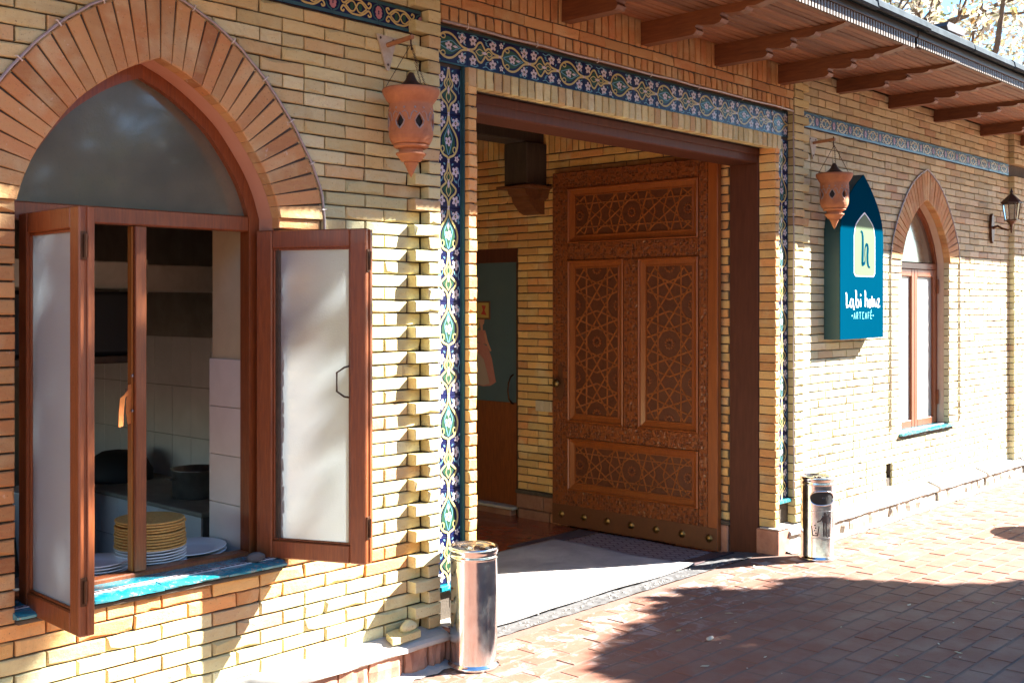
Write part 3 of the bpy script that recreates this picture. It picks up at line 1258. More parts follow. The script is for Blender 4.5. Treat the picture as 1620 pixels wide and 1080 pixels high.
plinth('low stone plinth with a sloping cement ledge below the big arched window', 1.0, 4.30, [])
plinth('long stone plinth with notched cement ledge behind the bin with litter sign', 8.12, 17.9, [11.09, 12.385, 13.62, 15.0], 'stone_pale')
mb = MB()
mb.box(7.93, 8.12, -0.10, 0.10, -0.1, 0.195, 0.012)
jb = thing('jamb_base_stone', 'square red stone block at the foot of the right doorway jamb', 'stone', (8.0, -0.05, 0))
mb.build('stone_block', 'stone', jb)
mb = MB()
mb.box(7.925, 8.14, -0.108, 0.06, 0.196, 0.206, 0.004)
mb.build('mortar_bed', 'cement', jb)
jl = thing('jamb_base_stone', 'stone block at the foot of the left doorway jamb behind the plain bin', 'stone', (4.5, -0.05, 0))
mb = MB()
mb.box(4.31, 4.60, -0.10, 0.10, -0.1, 0.195, 0.012)
mb.build('stone_block', 'stone', jl)
mb = MB()
mb.box(4.305, 4.605, -0.105, 0.05, 0.196, 0.206, 0.004)
mb.build('mortar_bed', 'cement', jl)

# ------------------------------------------------------------------ passage behind the doorway
SX = 7.985
pw = thing('passage_wall', 'shaded orange brick side wall of the passage behind the carved door', 'wall', (8.0, 2.0, 0))
mb = MB()
mb.box(SX + 0.012, 8.45, 0.35, 2.76, -0.2, 3.98)
mb.box(SX + 0.012, 8.45, 2.76, 3.62, 2.545, 3.98)
mb.box(SX + 0.012, 8.45, 3.62, 5.3, -0.2, 3.98)
mb.box(SX + 0.10, 8.45, 2.76, 3.62, -0.2, 0.03)
mb.build('mortar_core', 'mortar', pw)
C = Courses()
PC = 0.0727
for k in range(48):
    z = 0.212 + k * PC
    if z > 3.40:
        break
    zc = z + 0.03
    holes = [(2.745, 3.635)] if zc < 2.54 else []
    rs = C.spec
    for a, b in subtract(0.38, 4.6, holes):
        n0 = len(C.spec)
        C.row(a, b, z, k, H=0.0625, mat='brick_mixed', header=0.1)
        for i in range(n0, len(C.spec)):
            mtx, L, H, D, mat, part, st = C.spec[i]
            x0 = mtx.translation.x
            hid = (0.5 < x0 + L * 0.5 < 2.1) and zc < 3.15
            m2 = Matrix.Translation((SX + rng.uniform(-.0015, .0015), x0 + L, z)) @ ROT_LEFTFACE
            C.spec[i] = (m2, L, H, D, mat, part, hid)
y = 0.40
while y < 4.5:
    C.put(SX, y + 0.06, 3.413, 0.0605, 0.25, 0.09, 'brick_mixed', ROT_LEFTFACE, part='soldier_brick')
    y += 0.0725
C.build(pw)
# stone foot of the passage wall
mb = MB()
mb.box(7.955, 8.05, 0.36, 2.755, 0.172, 0.205, 0.004)
mb.build('dark_ledge', 'mortar', pw)
for (ya, yb, za, zb) in ((0.38, 0.9, -0.07, 0.17), (2.1, 2.40, 0.03, 0.17), (2.41, 2.75, 0.03, 0.17), (2.1, 2.32, -0.08, 0.024), (2.33, 2.72, -0.08, 0.024), (2.82, 3.6, -0.2, -0.005)):
    mb = MB()
    mb.box(7.962 + rng.uniform(-.004, .004), 8.05, ya, yb, za, zb, 0.009)
    mb.build('stone_block', 'stone', pw)
mb = MB()
mb.box(7.93, 8.09, 2.765, 3.62, 0.0, 0.028, 0.006)
mb.build('door_sill', 'cement', pw)
# the hidden sides of the passage
mb = MB()
mb.box(4.25, 4.585, 0.5, 5.3, -0.2, 3.98)
mb.build('passage_left_wall', 'brick', kind='structure')
mb = MB()
mb.box(4.25, 8.45, 5.3, 5.5, -0.2, 3.98)
mb.build('passage_back_wall', 'brick', kind='structure')
mb = MB()
for i in range(30):
    mb.box(4.55, 8.0, 0.5 + i * 0.162, 0.5 + i * 0.162 + 0.158, 3.71, 3.74, 0.004)
mb.box(4.55, 8.02, 0.48, 5.3, 3.742, 3.78)
mb.build('passage_ceiling', 'frame_wood', kind='structure')

# door frame
fr = thing('door_frame', 'dark red brown timber frame lining the big doorway', 'door frame', (6.3, 0.2, 0))
mb = MB()
mb.box(7.968, 8.03, 0.10, 0.365, -0.06, 3.24, 0.006)
mb.build('jamb_post', 'frame_wood', fr)
mb = MB()
mb.box(4.55, 4.603, 0.118, 0.365, -0.06, 3.24, 0.006)
mb.build('jamb_post', 'frame_wood', fr)
mb = MB()
mb.box(4.605, 7.966, 0.10, 0.365, 3.125, 3.242, 0.008)
mb.build('lintel', 'frame_wood', fr)
mb = MB()
mb.box(4.61, 7.96, 0.086, 0.10, 3.185, 3.238, 0.005)
mb.build('lintel_moulding', 'frame_wood', fr)

# ceiling beam on a bracket
bm_ = thing('ceiling_beam', 'dark timber beam across the passage ceiling above the carved bracket', 'beam', (6.3, 2.5, 3.5))
mb = MB()
mb.box(4.58, 7.98, 2.40, 2.66, 3.50, 3.70, 0.01)
mb.build('beam', 'old_wood', bm_)
cb = thing('wooden_bracket', 'dark timber post on a carved wooden bracket high on the passage wall', 'bracket', (7.85, 2.5, 3.0))
mb = MB()
mb.box(7.70, 7.983, 2.37, 2.66, 3.10, 3.50, 0.008)
mb.build('post_stub', 'old_wood', cb)
mb = MB()
mb.box(7.66, 7.983, 2.30, 2.73, 3.07, 3.098, 0.006)
mb.build('shelf', 'rafter', cb)
mb = MB()
prof = [(7.70, 3.069), (7.72, 3.02), (7.76, 3.0), (7.775, 2.95), (7.83, 2.90), (7.87, 2.865), (7.93, 2.84), (7.983, 2.84), (7.983, 3.069)]
mb.prism([(x, 2.40, z) for x, z in prof], (0, 0.22, 0))
mb.build('corbel', 'rafter', cb)
mb = MB()
mb.prism([(7.985, y, z) for y, z in ((2.33, 3.069), (2.36, 2.99), (2.44, 2.94), (2.47, 2.86), (2.56, 2.86), (2.59, 2.94), (2.67, 2.99), (2.70, 3.069))], (-0.10, 0, 0))
mb.build('corbel', 'rafter', cb)

# ------------------------------------------------------------------ inner door with blue glass
idr = thing('glazed_door', 'inner door with grey blue upper pane and brown lower panel', 'door', (8.0, 3.1, 0))
IX = 8.02
mb = MB()
mb.box(IX, IX + 0.05, 2.75, 3.62, 2.40, 2.54, 0.005)
mb.box(IX, IX + 0.05, 2.75, 2.80, 0.03, 2.40, 0.004)
mb.box(IX, IX + 0.05, 3.57, 3.62, 0.03, 2.40, 0.004)
mb.build('frame', 'frame_wood', idr)
mb = MB()
mb.box(IX + 0.015, IX + 0.03, 2.80, 3.57, 1.03, 2.40)
mb.build('pane', 'door_glass', idr)
mb = MB()
mb.box(IX + 0.006, IX + 0.04, 2.80, 3.57, 0.03, 1.03, 0.004)
mb.build('lower_panel', 'win_wood', idr)
mb = MB()
mb.tube([(IX, 2.84, 1.30), (IX - .04, 2.835, 1.285), (IX - .075, 2.83, 1.23), (IX - .085, 2.83, 1.15), (IX - .07, 2.83, 1.07), (IX - .03, 2.835, 1.03), (IX, 2.84, 1.02)], 0.009, 8)
mb.build('handle', 'copper_iron', idr)

# picture and paper cut-out on the pane
tg = thing('small_picture', 'small framed picture with a red motif on the blue grey door pane', 'picture', (IX, 3.2, 2.0))
mb = MB()
mb.box(IX + 0.004, IX + 0.0145, 3.16, 3.36, 1.84, 2.02, 0.002)
mb.build('frame', 'bronze_dark', tg)
mb = MB()
mb.box(IX + 0.001, IX + 0.004, 3.175, 3.345, 1.855, 2.005)
mb.build('sheet', 'yellow_print', tg)
mb = MB()
mb.prism([(IX + 0.0008, y, z) for y, z in ((3.21, 1.975), (3.27, 1.98), (3.25, 1.93), (3.28, 1.89), (3.20, 1.88), (3.23, 1.93))], (-0.001, 0, 0))
mb.build('motif', 'red_print', tg)
pc = thing('paper_cutout', 'paper cut-out of a lady in a long pink dress stuck on the door pane', 'cut-out', (IX, 3.25, 1.6))


def flat(name, mat, pts, dx, par):
    b = MB()
    b.prism([(IX + 0.0145 - dx, y, z) for y, z in pts], (-0.002, 0, 0))
    b.build(name, mat, par)


flat('skirt', 'pink_print', [(3.28, 1.60), (3.20, 1.57), (3.14, 1.45), (3.10, 1.28), (3.08, 1.22), (3.16, 1.18), (3.26, 1.17), (3.36, 1.18), (3.36, 1.6)], 0.0, pc)
flat('skirt_fold', 'pale_print', [(3.33, 1.5), (3.25, 1.44), (3.20, 1.30), (3.17, 1.20), (3.26, 1.18), (3.36, 1.19), (3.36, 1.5)], 0.003, pc)
flat('bodice', 'pink_print', [(3.30, 1.60), (3.22, 1.59), (3.21, 1.68), (3.23, 1.73), (3.33, 1.73), (3.35, 1.62)], 0.003, pc)
flat('arm', 'skin', [(3.22, 1.71), (3.19, 1.62), (3.14, 1.53), (3.16, 1.52), (3.22, 1.61), (3.24, 1.69)], 0.006, pc)
flat('head', 'skin', [(3.245, 1.80), (3.24, 1.85), (3.26, 1.88), (3.30, 1.88), (3.32, 1.83), (3.30, 1.78), (3.29, 1.73), (3.265, 1.73), (3.265, 1.78)], 0.003, pc)
flat('hair', 'yellow_print', [(3.25, 1.87), (3.27, 1.905), (3.32, 1.90), (3.35, 1.82), (3.34, 1.74), (3.31, 1.76), (3.315, 1.84), (3.29, 1.875)], 0.006, pc)

# light switch
sw = thing('light_switch', 'ivory double light switch on the passage wall beside the carved door', 'light switch', (SX, 2.37, 1.02))
for y0 in (2.30, 2.405):
    mb = MB()
    mb.box(SX - 0.016, SX, y0, y0 + 0.10, 0.975, 1.075, 0.004)
    pl = mb.build('plate', 'plastic_white', sw)
    mb = MB()
    mb.box(SX - 0.024, SX - 0.0165, y0 + 0.02, y0 + 0.08, 0.992, 1.058, 0.003)
    mb.build('rocker', 'plastic_white', pl)

# ------------------------------------------------------------------ the carved door
cd = thing('carved_door', 'tall open wooden door carved with star lattice panels and brass studs', 'door', (7.93, 0.45, 0))
DX = 7.905


def dbox(name, mat, y0, y1, z0, z1, d0=0.0, d1=0.055, c=0.004, par=None):
    b = MB()
    b.box(DX + d0, DX + d1, y0, y1, z0, z1, c)
    return b.build(name, mat, par or cd)


DY0, DY1, DZ0, DZ1 = 0.44, 2.235, -0.045, 3.205
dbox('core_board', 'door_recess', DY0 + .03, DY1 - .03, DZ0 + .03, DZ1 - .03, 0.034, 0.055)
dbox('stile', 'carved', 2.046, DY1, DZ0, DZ1)
dbox('stile', 'carved', 0.535, 0.624, DZ0, DZ1)
dbox('edge_stile', 'door_wood', DY0, 0.534, DZ0, DZ1, -0.002, 0.055)
dbox('rail', 'carved', 0.625, 2.045, 3.052, DZ1)
dbox('rail', 'carved', 0.625, 2.045, 2.392, 2.546)
dbox('rail', 'carved', 0.625, 2.045, 0.765, 0.912)
dbox('rail', 'carved', 0.625, 2.045, DZ0, 0.283)
dbox('mullion', 'carved', 1.246, 1.406, 0.913, 2.391)
dbox('kick_plate', 'bronze_dark', DY0 + 0.004, DY1 - 0.004, DZ0 + 0.004, 0.145, -0.006, -0.0002, 0.002)
DEC = 2 * math.pi / 10


def girih(a):
    """segments of a ten-fold star lattice round one decagon and its bow-tie"""
    mids = [(1.5388 * a * math.sin(k * DEC), 1.5388 * a * math.cos(k * DEC)) for k in range(10)]
    seg = []
    for k in range(10):
        seg.append((mids[k], mids[(k + 3) % 10]))
    cy = 2.49 * a
    q = lambda x, y: (x * a, y * a)
    for s in (1, -1):
        f = lambda x, y: (x * a, cy + s * (y - 2.49) * a)
        seg += [(f(0, 1.539), f(.345, 2.01)), (f(0, 1.539), f(-.345, 2.01)), (f(.345, 2.01), f(0, 2.12)), (f(-.345, 2.01), f(0, 2.12))]
    return seg


def clip_seg(p, q, x0, x1, y0, y1):
    t0, t1 = 0.0, 1.0
    dx, dy = q[0] - p[0], q[1] - p[1]
    for pp, qq in ((-dx, p[0] - x0), (dx, x1 - p[0]), (-dy, p[1] - y0), (dy, y1 - p[1])):
        if abs(pp) < 1e-12:
            if qq < 0:
                return None
        else:
            r = qq / pp
            if pp < 0:
                t0 = max(t0, r)
            else:
                t1 = min(t1, r)
    if t0 >= t1 - 1e-6:
        return None
    return ((p[0] + dx * t0, p[1] + dy * t0), (p[0] + dx * t1, p[1] + dy * t1))


def door_panel(y0, y1, z0, z1, a, turned, wid):
    m1, m2 = 0.018, 0.075
    pn = MB()
    pn.box(DX + 0.026, DX + 0.0335, y0 + m2 - .01, y1 - m2 + .01, z0 + m2 - .01, z1 - m2 + .01)
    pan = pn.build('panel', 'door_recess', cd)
    mo = MB()
    o = [(y0, z0), (y1, z0), (y1, z1), (y0, z1)]

    def ring(ins, d):
        return [mo.vert((DX + d, y, z)) for y, z in ((y0 + ins, z0 + ins), (y1 - ins, z0 + ins), (y1 - ins, z1 - ins), (y0 + ins, z1 - ins))]
    rs = [ring(0.0, 0.03), ring(0.0, -0.012), ring(m1 * 0.5, -0.017), ring(m1, -0.010), ring(m1 * 1.2, 0.004), ring(m2 * 0.8, 0.016), ring(m2 * 0.86, 0.011), ring(m2, 0.012), ring(m2, 0.03)]
    for r0, r1 in zip(rs, rs[1:]):
        for i in range(4):
            mo.face([r0[i], r0[(i + 1) % 4], r1[(i + 1) % 4], r1[i]])
    mo.build('moulding', 'door_wood', pan)
    iy0, iy1, iz0, iz1 = y0 + m2, y1 - m2, z0 + m2, z1 - m2
    cy, cz = (iy0 + iy1) / 2, (iz0 + iz1) / 2
    la = MB()
    ro = MB()
    pe = MB()
    segs = girih(a)
    vx, vy = 3.0777 * a * math.sin(DEC), 3.0777 * a * math.cos(DEC)
    for i in range(-6, 7):
        for j in range(-6, 7):
            ox, oy = (i - j) * vx, (i + j) * vy
            if turned:
                ctr = (cy + oy, cz + ox)
            else:
                ctr = (cy + ox, cz + oy + 2.49 * a * 0.0)
            if iy0 - 0.02 < ctr[0] < iy1 + .02 and iz0 - .02 < ctr[1] < iz1 + .02:
                for kk in range(10):
                    ang = kk * DEC
                    py, pz = ctr[0] + math.sin(ang) * a * 0.3, ctr[1] + math.cos(ang) * a * 0.3
                    if iy0 + .01 < py < iy1 - .01 and iz0 + .01 < pz < iz1 - .01:
                        pe.lathe([(0, 0.011), (a * .06, .009), (a * 0.09, 0)], (0, 0, 0), 6, T=lambda p, py=py, pz=pz: (DX + 0.026 - p[2], py + p[0], pz + p[1]))
                ro.lathe([(0, 0.014), (a * .08, .012), (a * 0.13, 0)], (0, 0, 0), 8, T=lambda p, c=ctr: (DX + 0.026 - p[2], min(max(c[0], iy0), iy1) + p[0], min(max(c[1], iz0), iz1) + p[1]))
            # almond bosses between the lattice ribs
            for kk in range(10):
                for rad, sz in ((1.0, 0.17), (1.36, 0.10)):
                    ang = (kk + (0.5 if rad == 1.0 else 0.0)) * DEC
                    uu, vv = math.sin(ang) * a * rad, math.cos(ang) * a * rad
                    py, pz = (ctr[0] + vv, ctr[1] + uu) if turned else (ctr[0] + uu, ctr[1] + vv)
                    if iy0 + .012 < py < iy1 - .012 and iz0 + .012 < pz < iz1 - .012:
                        ro.lathe([(0, 0.009), (a * sz * .5, .0075), (a * sz * 0.62, .003), (a * sz, 0.0)], (0, 0, 0), 6, T=lambda p, py=py, pz=pz: (DX + 0.026 - p[2], py + p[0], pz + p[1]))
            for p, q in segs:
                if turned:
                    P_, Q_ = (cy + oy + p[1], cz + ox + p[0]), (cy + oy + q[1], cz + ox + q[0])
                else:
                    P_, Q_ = (cy + ox + p[0], cz + oy + p[1]), (cy + ox + q[0], cz + oy + q[1])
                r = clip_seg(P_, Q_, iy0, iy1, iz0, iz1)
                if not r:
                    continue
                (ya, za), (yb, zb) = r
                d = Vector((yb - ya, zb - za))
                if d.length < 0.004:
                    continue
                nrm = Vector((-d.y, d.x)).normalized()
                w0, w1, h = wid, wid * 0.55, 0.0085
                vs_ = []
                for (yy, zz) in ((ya, za), (yb, zb)):
                    vs_.append([la.vert((DX + 0.0262, yy + nrm.x * w0, zz + nrm.y * w0)), la.vert((DX + 0.0262 - h, yy + nrm.x * w1, zz + nrm.y * w1)),
                                la.vert((DX + 0.0262 - h, yy - nrm.x * w1, zz - nrm.y * w1)), la.vert((DX + 0.0262, yy - nrm.x * w0, zz - nrm.y * w0))])
                A_, B_ = vs_
                for t in range(3):
                    la.face([A_[t], A_[t + 1], B_[t + 1], B_[t]])
    la.build('star_lattice', 'door_lattice', pan)
    pe.build('petals', 'door_wood', pan)
    ro.build('rosettes', 'door_recess', pan)


door_panel(0.626, 2.044, 2.547, 3.051, 0.118, True, 0.0062)
door_panel(1.407, 2.044, 0.913, 2.391, 0.132, False, 0.0075)
door_panel(0.626, 1.245, 0.913, 2.391, 0.132, False, 0.0075)
door_panel(0.626, 2.044, 0.284, 0.764, 0.118, True, 0.0058)
for i in range(7):
    y = lerp(0.52, 2.12, i / 6)
    mb = MB()
    mb.smooth = True
    mb.lathe([(0.033, 0), (0.032, 0.004), (0.027, 0.006), (0.024, 0.009), (0.018, 0.013), (0.010, 0.016), (0, 0.017)], (0, 0, 0), 12, T=lambda p: (DX - 0.006 - p[2], y + p[0] * (1 + 0.12 * math.cos(6 * math.atan2(p[1], p[0]))), 0.055 + p[1]))
    mb.build('stud', 'brass', cd)
es = MB()
outl = []
for i in range(24):
    t = 2 * math.pi * i / 24
    outl.append((2.135 + math.sin(t) * (0.042 + 0.014 * math.cos(3 * t)), 1.265 + math.cos(t) * 0.175))
es.prism([(DX - 0.0002, y, z) for y, z in outl], (-0.006, 0, 0))
esc = es.build('escutcheon', 'bronze_dark', cd)
mb = MB()
mb.smooth = True
mb.lathe([(0.012, 0), (0.013, 0.03), (0.03, 0.035), (0.04, 0.05), (0.036, 0.066), (0.02, 0.078), (0, 0.08)], (0, 0, 0), 14, T=lambda p: (DX - 0.006 - p[2], 2.14 + p[0], 1.262 + p[1]))
mb.build('knob', 'brass', cd)

# ------------------------------------------------------------------ glazed tile strips
def ribbon(mb, pts, w, h, T):
    P_ = [Vector((p[0], p[1], 0)) for p in pts]
    L_, R_ = [], []
    for i, p in enumerate(P_):
        t = P_[min(i + 1, len(P_) - 1)] - P_[max(i - 1, 0)]
        n_ = Vector((-t.y, t.x, 0))
        n_ = n_.normalized() if n_.length > 1e-9 else Vector((0, 1, 0))
        L_.append(mb.vert(T(p.x + n_.x * w, p.y + n_.y * w, h)))
        R_.append(mb.vert(T(p.x - n_.x * w, p.y - n_.y * w, h)))
    for i in range(len(P_) - 1):
        mb.face([L_[i], L_[i + 1], R_[i + 1], R_[i]])


def disc(mb, s, t, rs, rt, h, T, n=8, rot=0.0):
    ids = []
    for k in range(n):
        a = 2 * math.pi * k / n
        u, v = math.cos(a) * rs, math.sin(a) * rt
        ids.append(mb.vert(T(s + u * math.cos(rot) - v * math.sin(rot), t + u * math.sin(rot) + v * math.cos(rot), h)))
    mb.face(ids)


def fill(mb, pts, h, T):
    tr = tessellate_polygon([[Vector((p[0], p[1], 0)) for p in pts]])
    ids = [mb.vert(T(p[0], p[1], h)) for p in pts]
    for t in tr:
        mb.face([ids[i] for i in t])


GLZ = ['gold', 'gwhite', 'teal', 'green', 'lblue', 'pink_glaze', 'navy']
HALF = 0.1325


def flower(mb, s, t, r, T, h=0.0022, mat=1):
    mb.cur = mat
    for k in range(5):
        a = 2 * math.pi * k / 5 + 0.4
        disc(mb, s + math.cos(a) * r * .62, t + math.sin(a) * r * .62, r * 0.52, r * 0.36, h, T, 7, a)
    mb.cur = 6
    disc(mb, s, t, r * 0.36, r * 0.26, h + 0.0004, T, 7)
    mb.cur = 0
    disc(mb, s, t, r * 0.16, r * 0.14, h + 0.0008, T, 6)


def tile_ornament(kind, T):
    mb = MB()
    sm = lambda pts: [(p.x, p.y) for p in catmull([(a, b, 0) for a, b in pts], 5)]
    E_ = HALF - 0.0015
    mb.cur = 2
    for t in (0.0985, -0.0985):
        ribbon(mb, [(-E_, t), (E_, t)], 0.005, 0.002, T)
    if kind == 'A':
        up = sm([(-E_, 0.002), (-0.112, 0.008), (-0.098, 0.040), (-0.07, 0.062), (-0.035, 0.071), (0.0, 0.066), (0.03, 0.05), (0.055, 0.030), (0.085, 0.010), (E_, 0.002)])
        inn = sm([(-0.10, 0.0), (-0.088, 0.026), (-0.06, 0.046), (-0.03, 0.052), (0.0, 0.046), (0.03, 0.03), (0.07, 0.006), (0.085, 0.0)])
        mb.cur = 3
        fill(mb, [(a, b) for a, b in inn] + [(a, -b) for a, b in reversed(inn[1:-1])], 0.0014, T)
        for sg in (1, -1):
            mb.cur = 0
            ribbon(mb, [(a, b * sg) for a, b in up], 0.0062, 0.003, T)
            ribbon(mb, [(a, b * sg) for a, b in sm([(-0.09, 0.052), (-0.075, 0.036), (-0.055, 0.038), (-0.052, 0.054), (-0.066, 0.058)])], 0.0033, 0.0032, T)
            mb.cur = 4
            ribbon(mb, [(a, b * sg) for a, b in sm([(-0.10, 0.002), (-0.05, 0.018), (0.0, 0.030), (0.04, 0.012), (0.075, 0.0)])], 0.0027, 0.0026, T)
            flower(mb, 0.086, 0.056 * sg, 0.029, T)
            flower(mb, -0.118, 0.066 * sg, 0.017, T)
            mb.cur = 4
            ribbon(mb, [(a, b * sg) for a, b in sm([(0.11, 0.07), (0.09, 0.088), (0.06, 0.078), (0.045, 0.085)])], 0.003, 0.0024, T)
            ribbon(mb, [(a, b * sg) for a, b in sm([(0.115, 0.022), (0.095, 0.032), (0.10, 0.048)])], 0.0028, 0.0024, T)
            disc(mb, 0.052, 0.082 * sg, 0.010, 0.006, 0.0023, T, 7, 0.6 * sg)
            disc(mb, 0.064, 0.066 * sg, 0.009, 0.005, 0.0023, T, 7, -0.7 * sg)
            disc(mb, -0.096, 0.086 * sg, 0.010, 0.006, 0.0023, T, 7, 0.5 * sg)
        flower(mb, -0.022, 0.0, 0.026, T)
        mb.cur = 1
        fill(mb, [(0.055, 0.0), (0.03, 0.008), (0.006, 0.0), (0.03, -0.008)], 0.0022, T)
    else:
        up = sm([(-E_, 0.002), (-0.10, 0.006), (-0.075, 0.018), (-0.05, 0.05), (-0.025, 0.058), (-0.006, 0.038), (0.012, 0.018), (0.03, 0.03), (0.05, 0.030), (0.075, 0.012), (E_, 0.002)])
        mb.cur = 3
        fill(mb, [(-0.07, 0.0), (-0.045, 0.034), (-0.024, 0.044), (-0.012, 0.024), (0.012, 0.008), (0.05, 0.02), (0.075, 0.0), (0.05, -0.02), (0.012, -0.008), (-0.012, -0.024), (-0.024, -0.044), (-0.045, -0.034)], 0.0014, T)
        for sg in (1, -1):
            mb.cur = 0
            ribbon(mb, [(a, b * sg) for a, b in up], 0.0062, 0.003, T)
            ribbon(mb, [(a, b * sg) for a, b in sm([(-0.07, 0.0), (-0.035, 0.018), (0.01, 0.0), (0.04, 0.014), (0.07, 0.0)])], 0.0032, 0.003, T)
            flower(mb, 0.075, 0.056 * sg, 0.028, T)
            flower(mb, -0.092, 0.056 * sg, 0.027, T)
            mb.cur = 4
            ribbon(mb, [(a, b * sg) for a, b in sm([(0.10, 0.075), (0.05, 0.088), (0.02, 0.076), (-0.01, 0.084)])], 0.003, 0.0024, T)
            ribbon(mb, [(a, b * sg) for a, b in sm([(-0.115, 0.084), (-0.07, 0.088), (-0.05, 0.076)])], 0.003, 0.0024, T)
            ribbon(mb, [(a, b * sg) for a, b in sm([(0.04, 0.045), (0.02, 0.052), (0.01, 0.068)])], 0.003, 0.0024, T)
            disc(mb, 0.018, 0.062 * sg, 0.010, 0.006, 0.0024, T, 7, -0.5 * sg)
            disc(mb, -0.055, 0.078 * sg, 0.010, 0.006, 0.0024, T, 7, 0.5 * sg)
            disc(mb, 0.115, 0.032 * sg, 0.009, 0.005, 0.0024, T, 7, 0.9 * sg)
        mb.cur = 1
        fill(mb, [(0.03, 0.0), (0.006, 0.010), (-0.024, 0.0), (0.006, -0.010)], 0.0034, T)
    mb.cur = 1
    for s in (-E_ + 0.004, E_ - 0.004):
        disc(mb, s, 0, 0.007, 0.007, 0.0036, T, 8)
    return mb.mesh('ornament', GLZ)


def tile_base(T0, hs, ht):
    mb = MB()
    mb.box(-hs, hs, -ht, ht, 0.0, 0.012, 0.002, T=lambda p: T0(p[0], p[1], p[2] - 0.012))
    return mb.mesh('tile', 'navy')


TV = lambda s, t, h: (t, -h, s)          # standing strip
TH = lambda s, t, h: (s, -h, t)          # lying strip
ORN = {('V', k): tile_ornament(k, TV) for k in 'AB'}
ORN.update({('H', k): tile_ornament(k, TH) for k in 'AB'})
BASE = {'V': tile_base(TV, HALF - 0.0006, 0.1035), 'H': tile_base(TH, HALF - 0.0006, 0.1035)}


def put_tile(par, o_, kind, x, z, scale=1.0):
    t = bpy.data.objects.new('tile', BASE[o_])
    t.parent = par
    t.matrix_local = Matrix.Translation(Vector((x, rng.uniform(-.0008, .0008), z)) - wloc(par)) @ Matrix.Rotation(rng.uniform(-.004, .004), 4, 'Z') @ Matrix.Rotation(rng.uniform(-.004, .004), 4, 'X')
    COL.objects.link(t)
    g = bpy.data.objects.new('glaze_ornament', ORN[(o_, kind)])
    g.parent = t
    COL.objects.link(g)


tl = thing('tile_strip', 'upright strip of navy floral tiles left of the doorway, half in sun', 'tile strip', (4.407, 0, 0.41))
for i in range(11):
    put_tile(tl, 'V', 'AB'[(i + 1) % 2], 4.407, 0.41 + HALF + i * 0.2655)
mb = MB()
mb.box(4.30, 4.52, -0.035, 0.012, 0.375, 0.4085, 0.006)
mb.build('foot_tile', 'sill', tl)
tr_ = thing('tile_strip', 'narrow looking upright strip of floral tiles at the right doorway edge', 'tile strip', (8.163, 0, 0.41))
for i in range(11):
    put_tile(tr_, 'V', 'AB'[(i + 1) % 2], 8.163, 0.41 + HALF + i * 0.2655)
mb = MB()
mb.box(8.05, 8.275, -0.035, 0.012, 0.375, 0.4085, 0.006)
mb.build('foot_tile', 'sill', tr_)
tt = thing('tile_strip', 'long strip of navy floral tiles above the doorway', 'tile strip', (6.28, 0, 3.455))
for i in range(15):
    put_tile(tt, 'H', 'AB'[i % 2], 4.30 + HALF + i * 0.2645, 3.455)
for i, x0 in enumerate((4.515, 8.052)):
    mb = MB()
    mb.box(x0 - 0.003, x0 + 0.006, -0.022, 0.004, 0.41, 3.345, 0.002)
    mb.build('edge_trim', 'teal', tl if i == 0 else tr_)
mb = MB()
mb.box(4.512, 8.06, -0.022, 0.004, 3.345, 3.353, 0.002)
mb.build('edge_trim', 'teal', tt)


def band_tile_meshes():
    H2, L2 = 0.0645, 0.1525
    mb = MB()
    mb.box(-L2, L2, -H2, H2, 0, 0.012, 0.002, T=lambda p: (p[0], -(p[2] - 0.012), p[1]))
    base = mb.mesh('tile', 'navy')
    mb = MB()
    sm = lambda pts: [(p.x, p.y) for p in catmull([(a, b, 0) for a, b in pts], 5)]
    mb.cur = 2
    for t in (0.055, -0.055):
        ribbon(mb, [(-L2, t), (L2, t)], 0.0085, 0.002, TH)
    for sg in (1, -1):
        for sx in (1, -1):
            mb.cur = 0
            ribbon(mb, [(a * sx, b * sg) for a, b in sm([(0.0, 0.040), (0.03, 0.038), (0.058, 0.024), (0.078, 0.008), (0.092, 0.012), (0.10, 0.030), (0.086, 0.036), (0.08, 0.026)])], 0.005, 0.003, TH)
            ribbon(mb, [(a * sx, b * sg) for a, b in sm([(0.0, 0.0), (0.015, 0.022), (0.035, 0.026), (0.055, 0.012), (0.07, 0.0)])], 0.0042, 0.003, TH)
            mb.cur = 2
            ribbon(mb, [(a * sx, b * sg) for a, b in sm([(0.108, 0.0), (0.122, 0.03), (0.15, 0.044)])], 0.004, 0.0024, TH)
    mb.cur = 3
    for sx in (-0.028, 0.0, 0.028):
        disc(mb, sx, 0, 0.012, 0.02, 0.0022, TH, 8)
    mb.cur = 5
    for e in (1, -1):
        for k in range(5):
            a = math.pi / 2 + (k - 2) * 0.7
            disc(mb, e * (L2 - 0.001 - abs(math.sin(a)) * 0.012), math.cos(a) * 0.024, 0.011, 0.011, 0.0026 + 0.0002 * k, TH, 7)
    return base, mb.mesh('ornament', GLZ)


bt_base, bt_orn = band_tile_meshes()


def tile_band(label, x0, n, sgn):
    b = thing('tile_band', label, 'tile band', (x0, 0, 3.539))
    for i in range(n):
        x = x0 + sgn * (0.1535 + i * 0.307)
        t = bpy.data.objects.new('tile', bt_base)
        t.parent = b
        t.matrix_local = Matrix.Translation((x - x0, -0.004 + rng.uniform(-.001, .001), 0)) @ Matrix.Rotation(rng.uniform(-.005, .005), 4, 'Z') @ Matrix.Rotation(rng.uniform(-.006, .006), 4, 'X')
        COL.objects.link(t)
        g = bpy.data.objects.new('glaze_ornament', bt_orn)
        g.parent = t
        COL.objects.link(g)


tile_band('narrow tile band with yellow cartouches above the big arched window', 4.195, 10, -1)
tile_band('narrow tile band under the rafters, right of the doorway', 8.45, 16, 1)

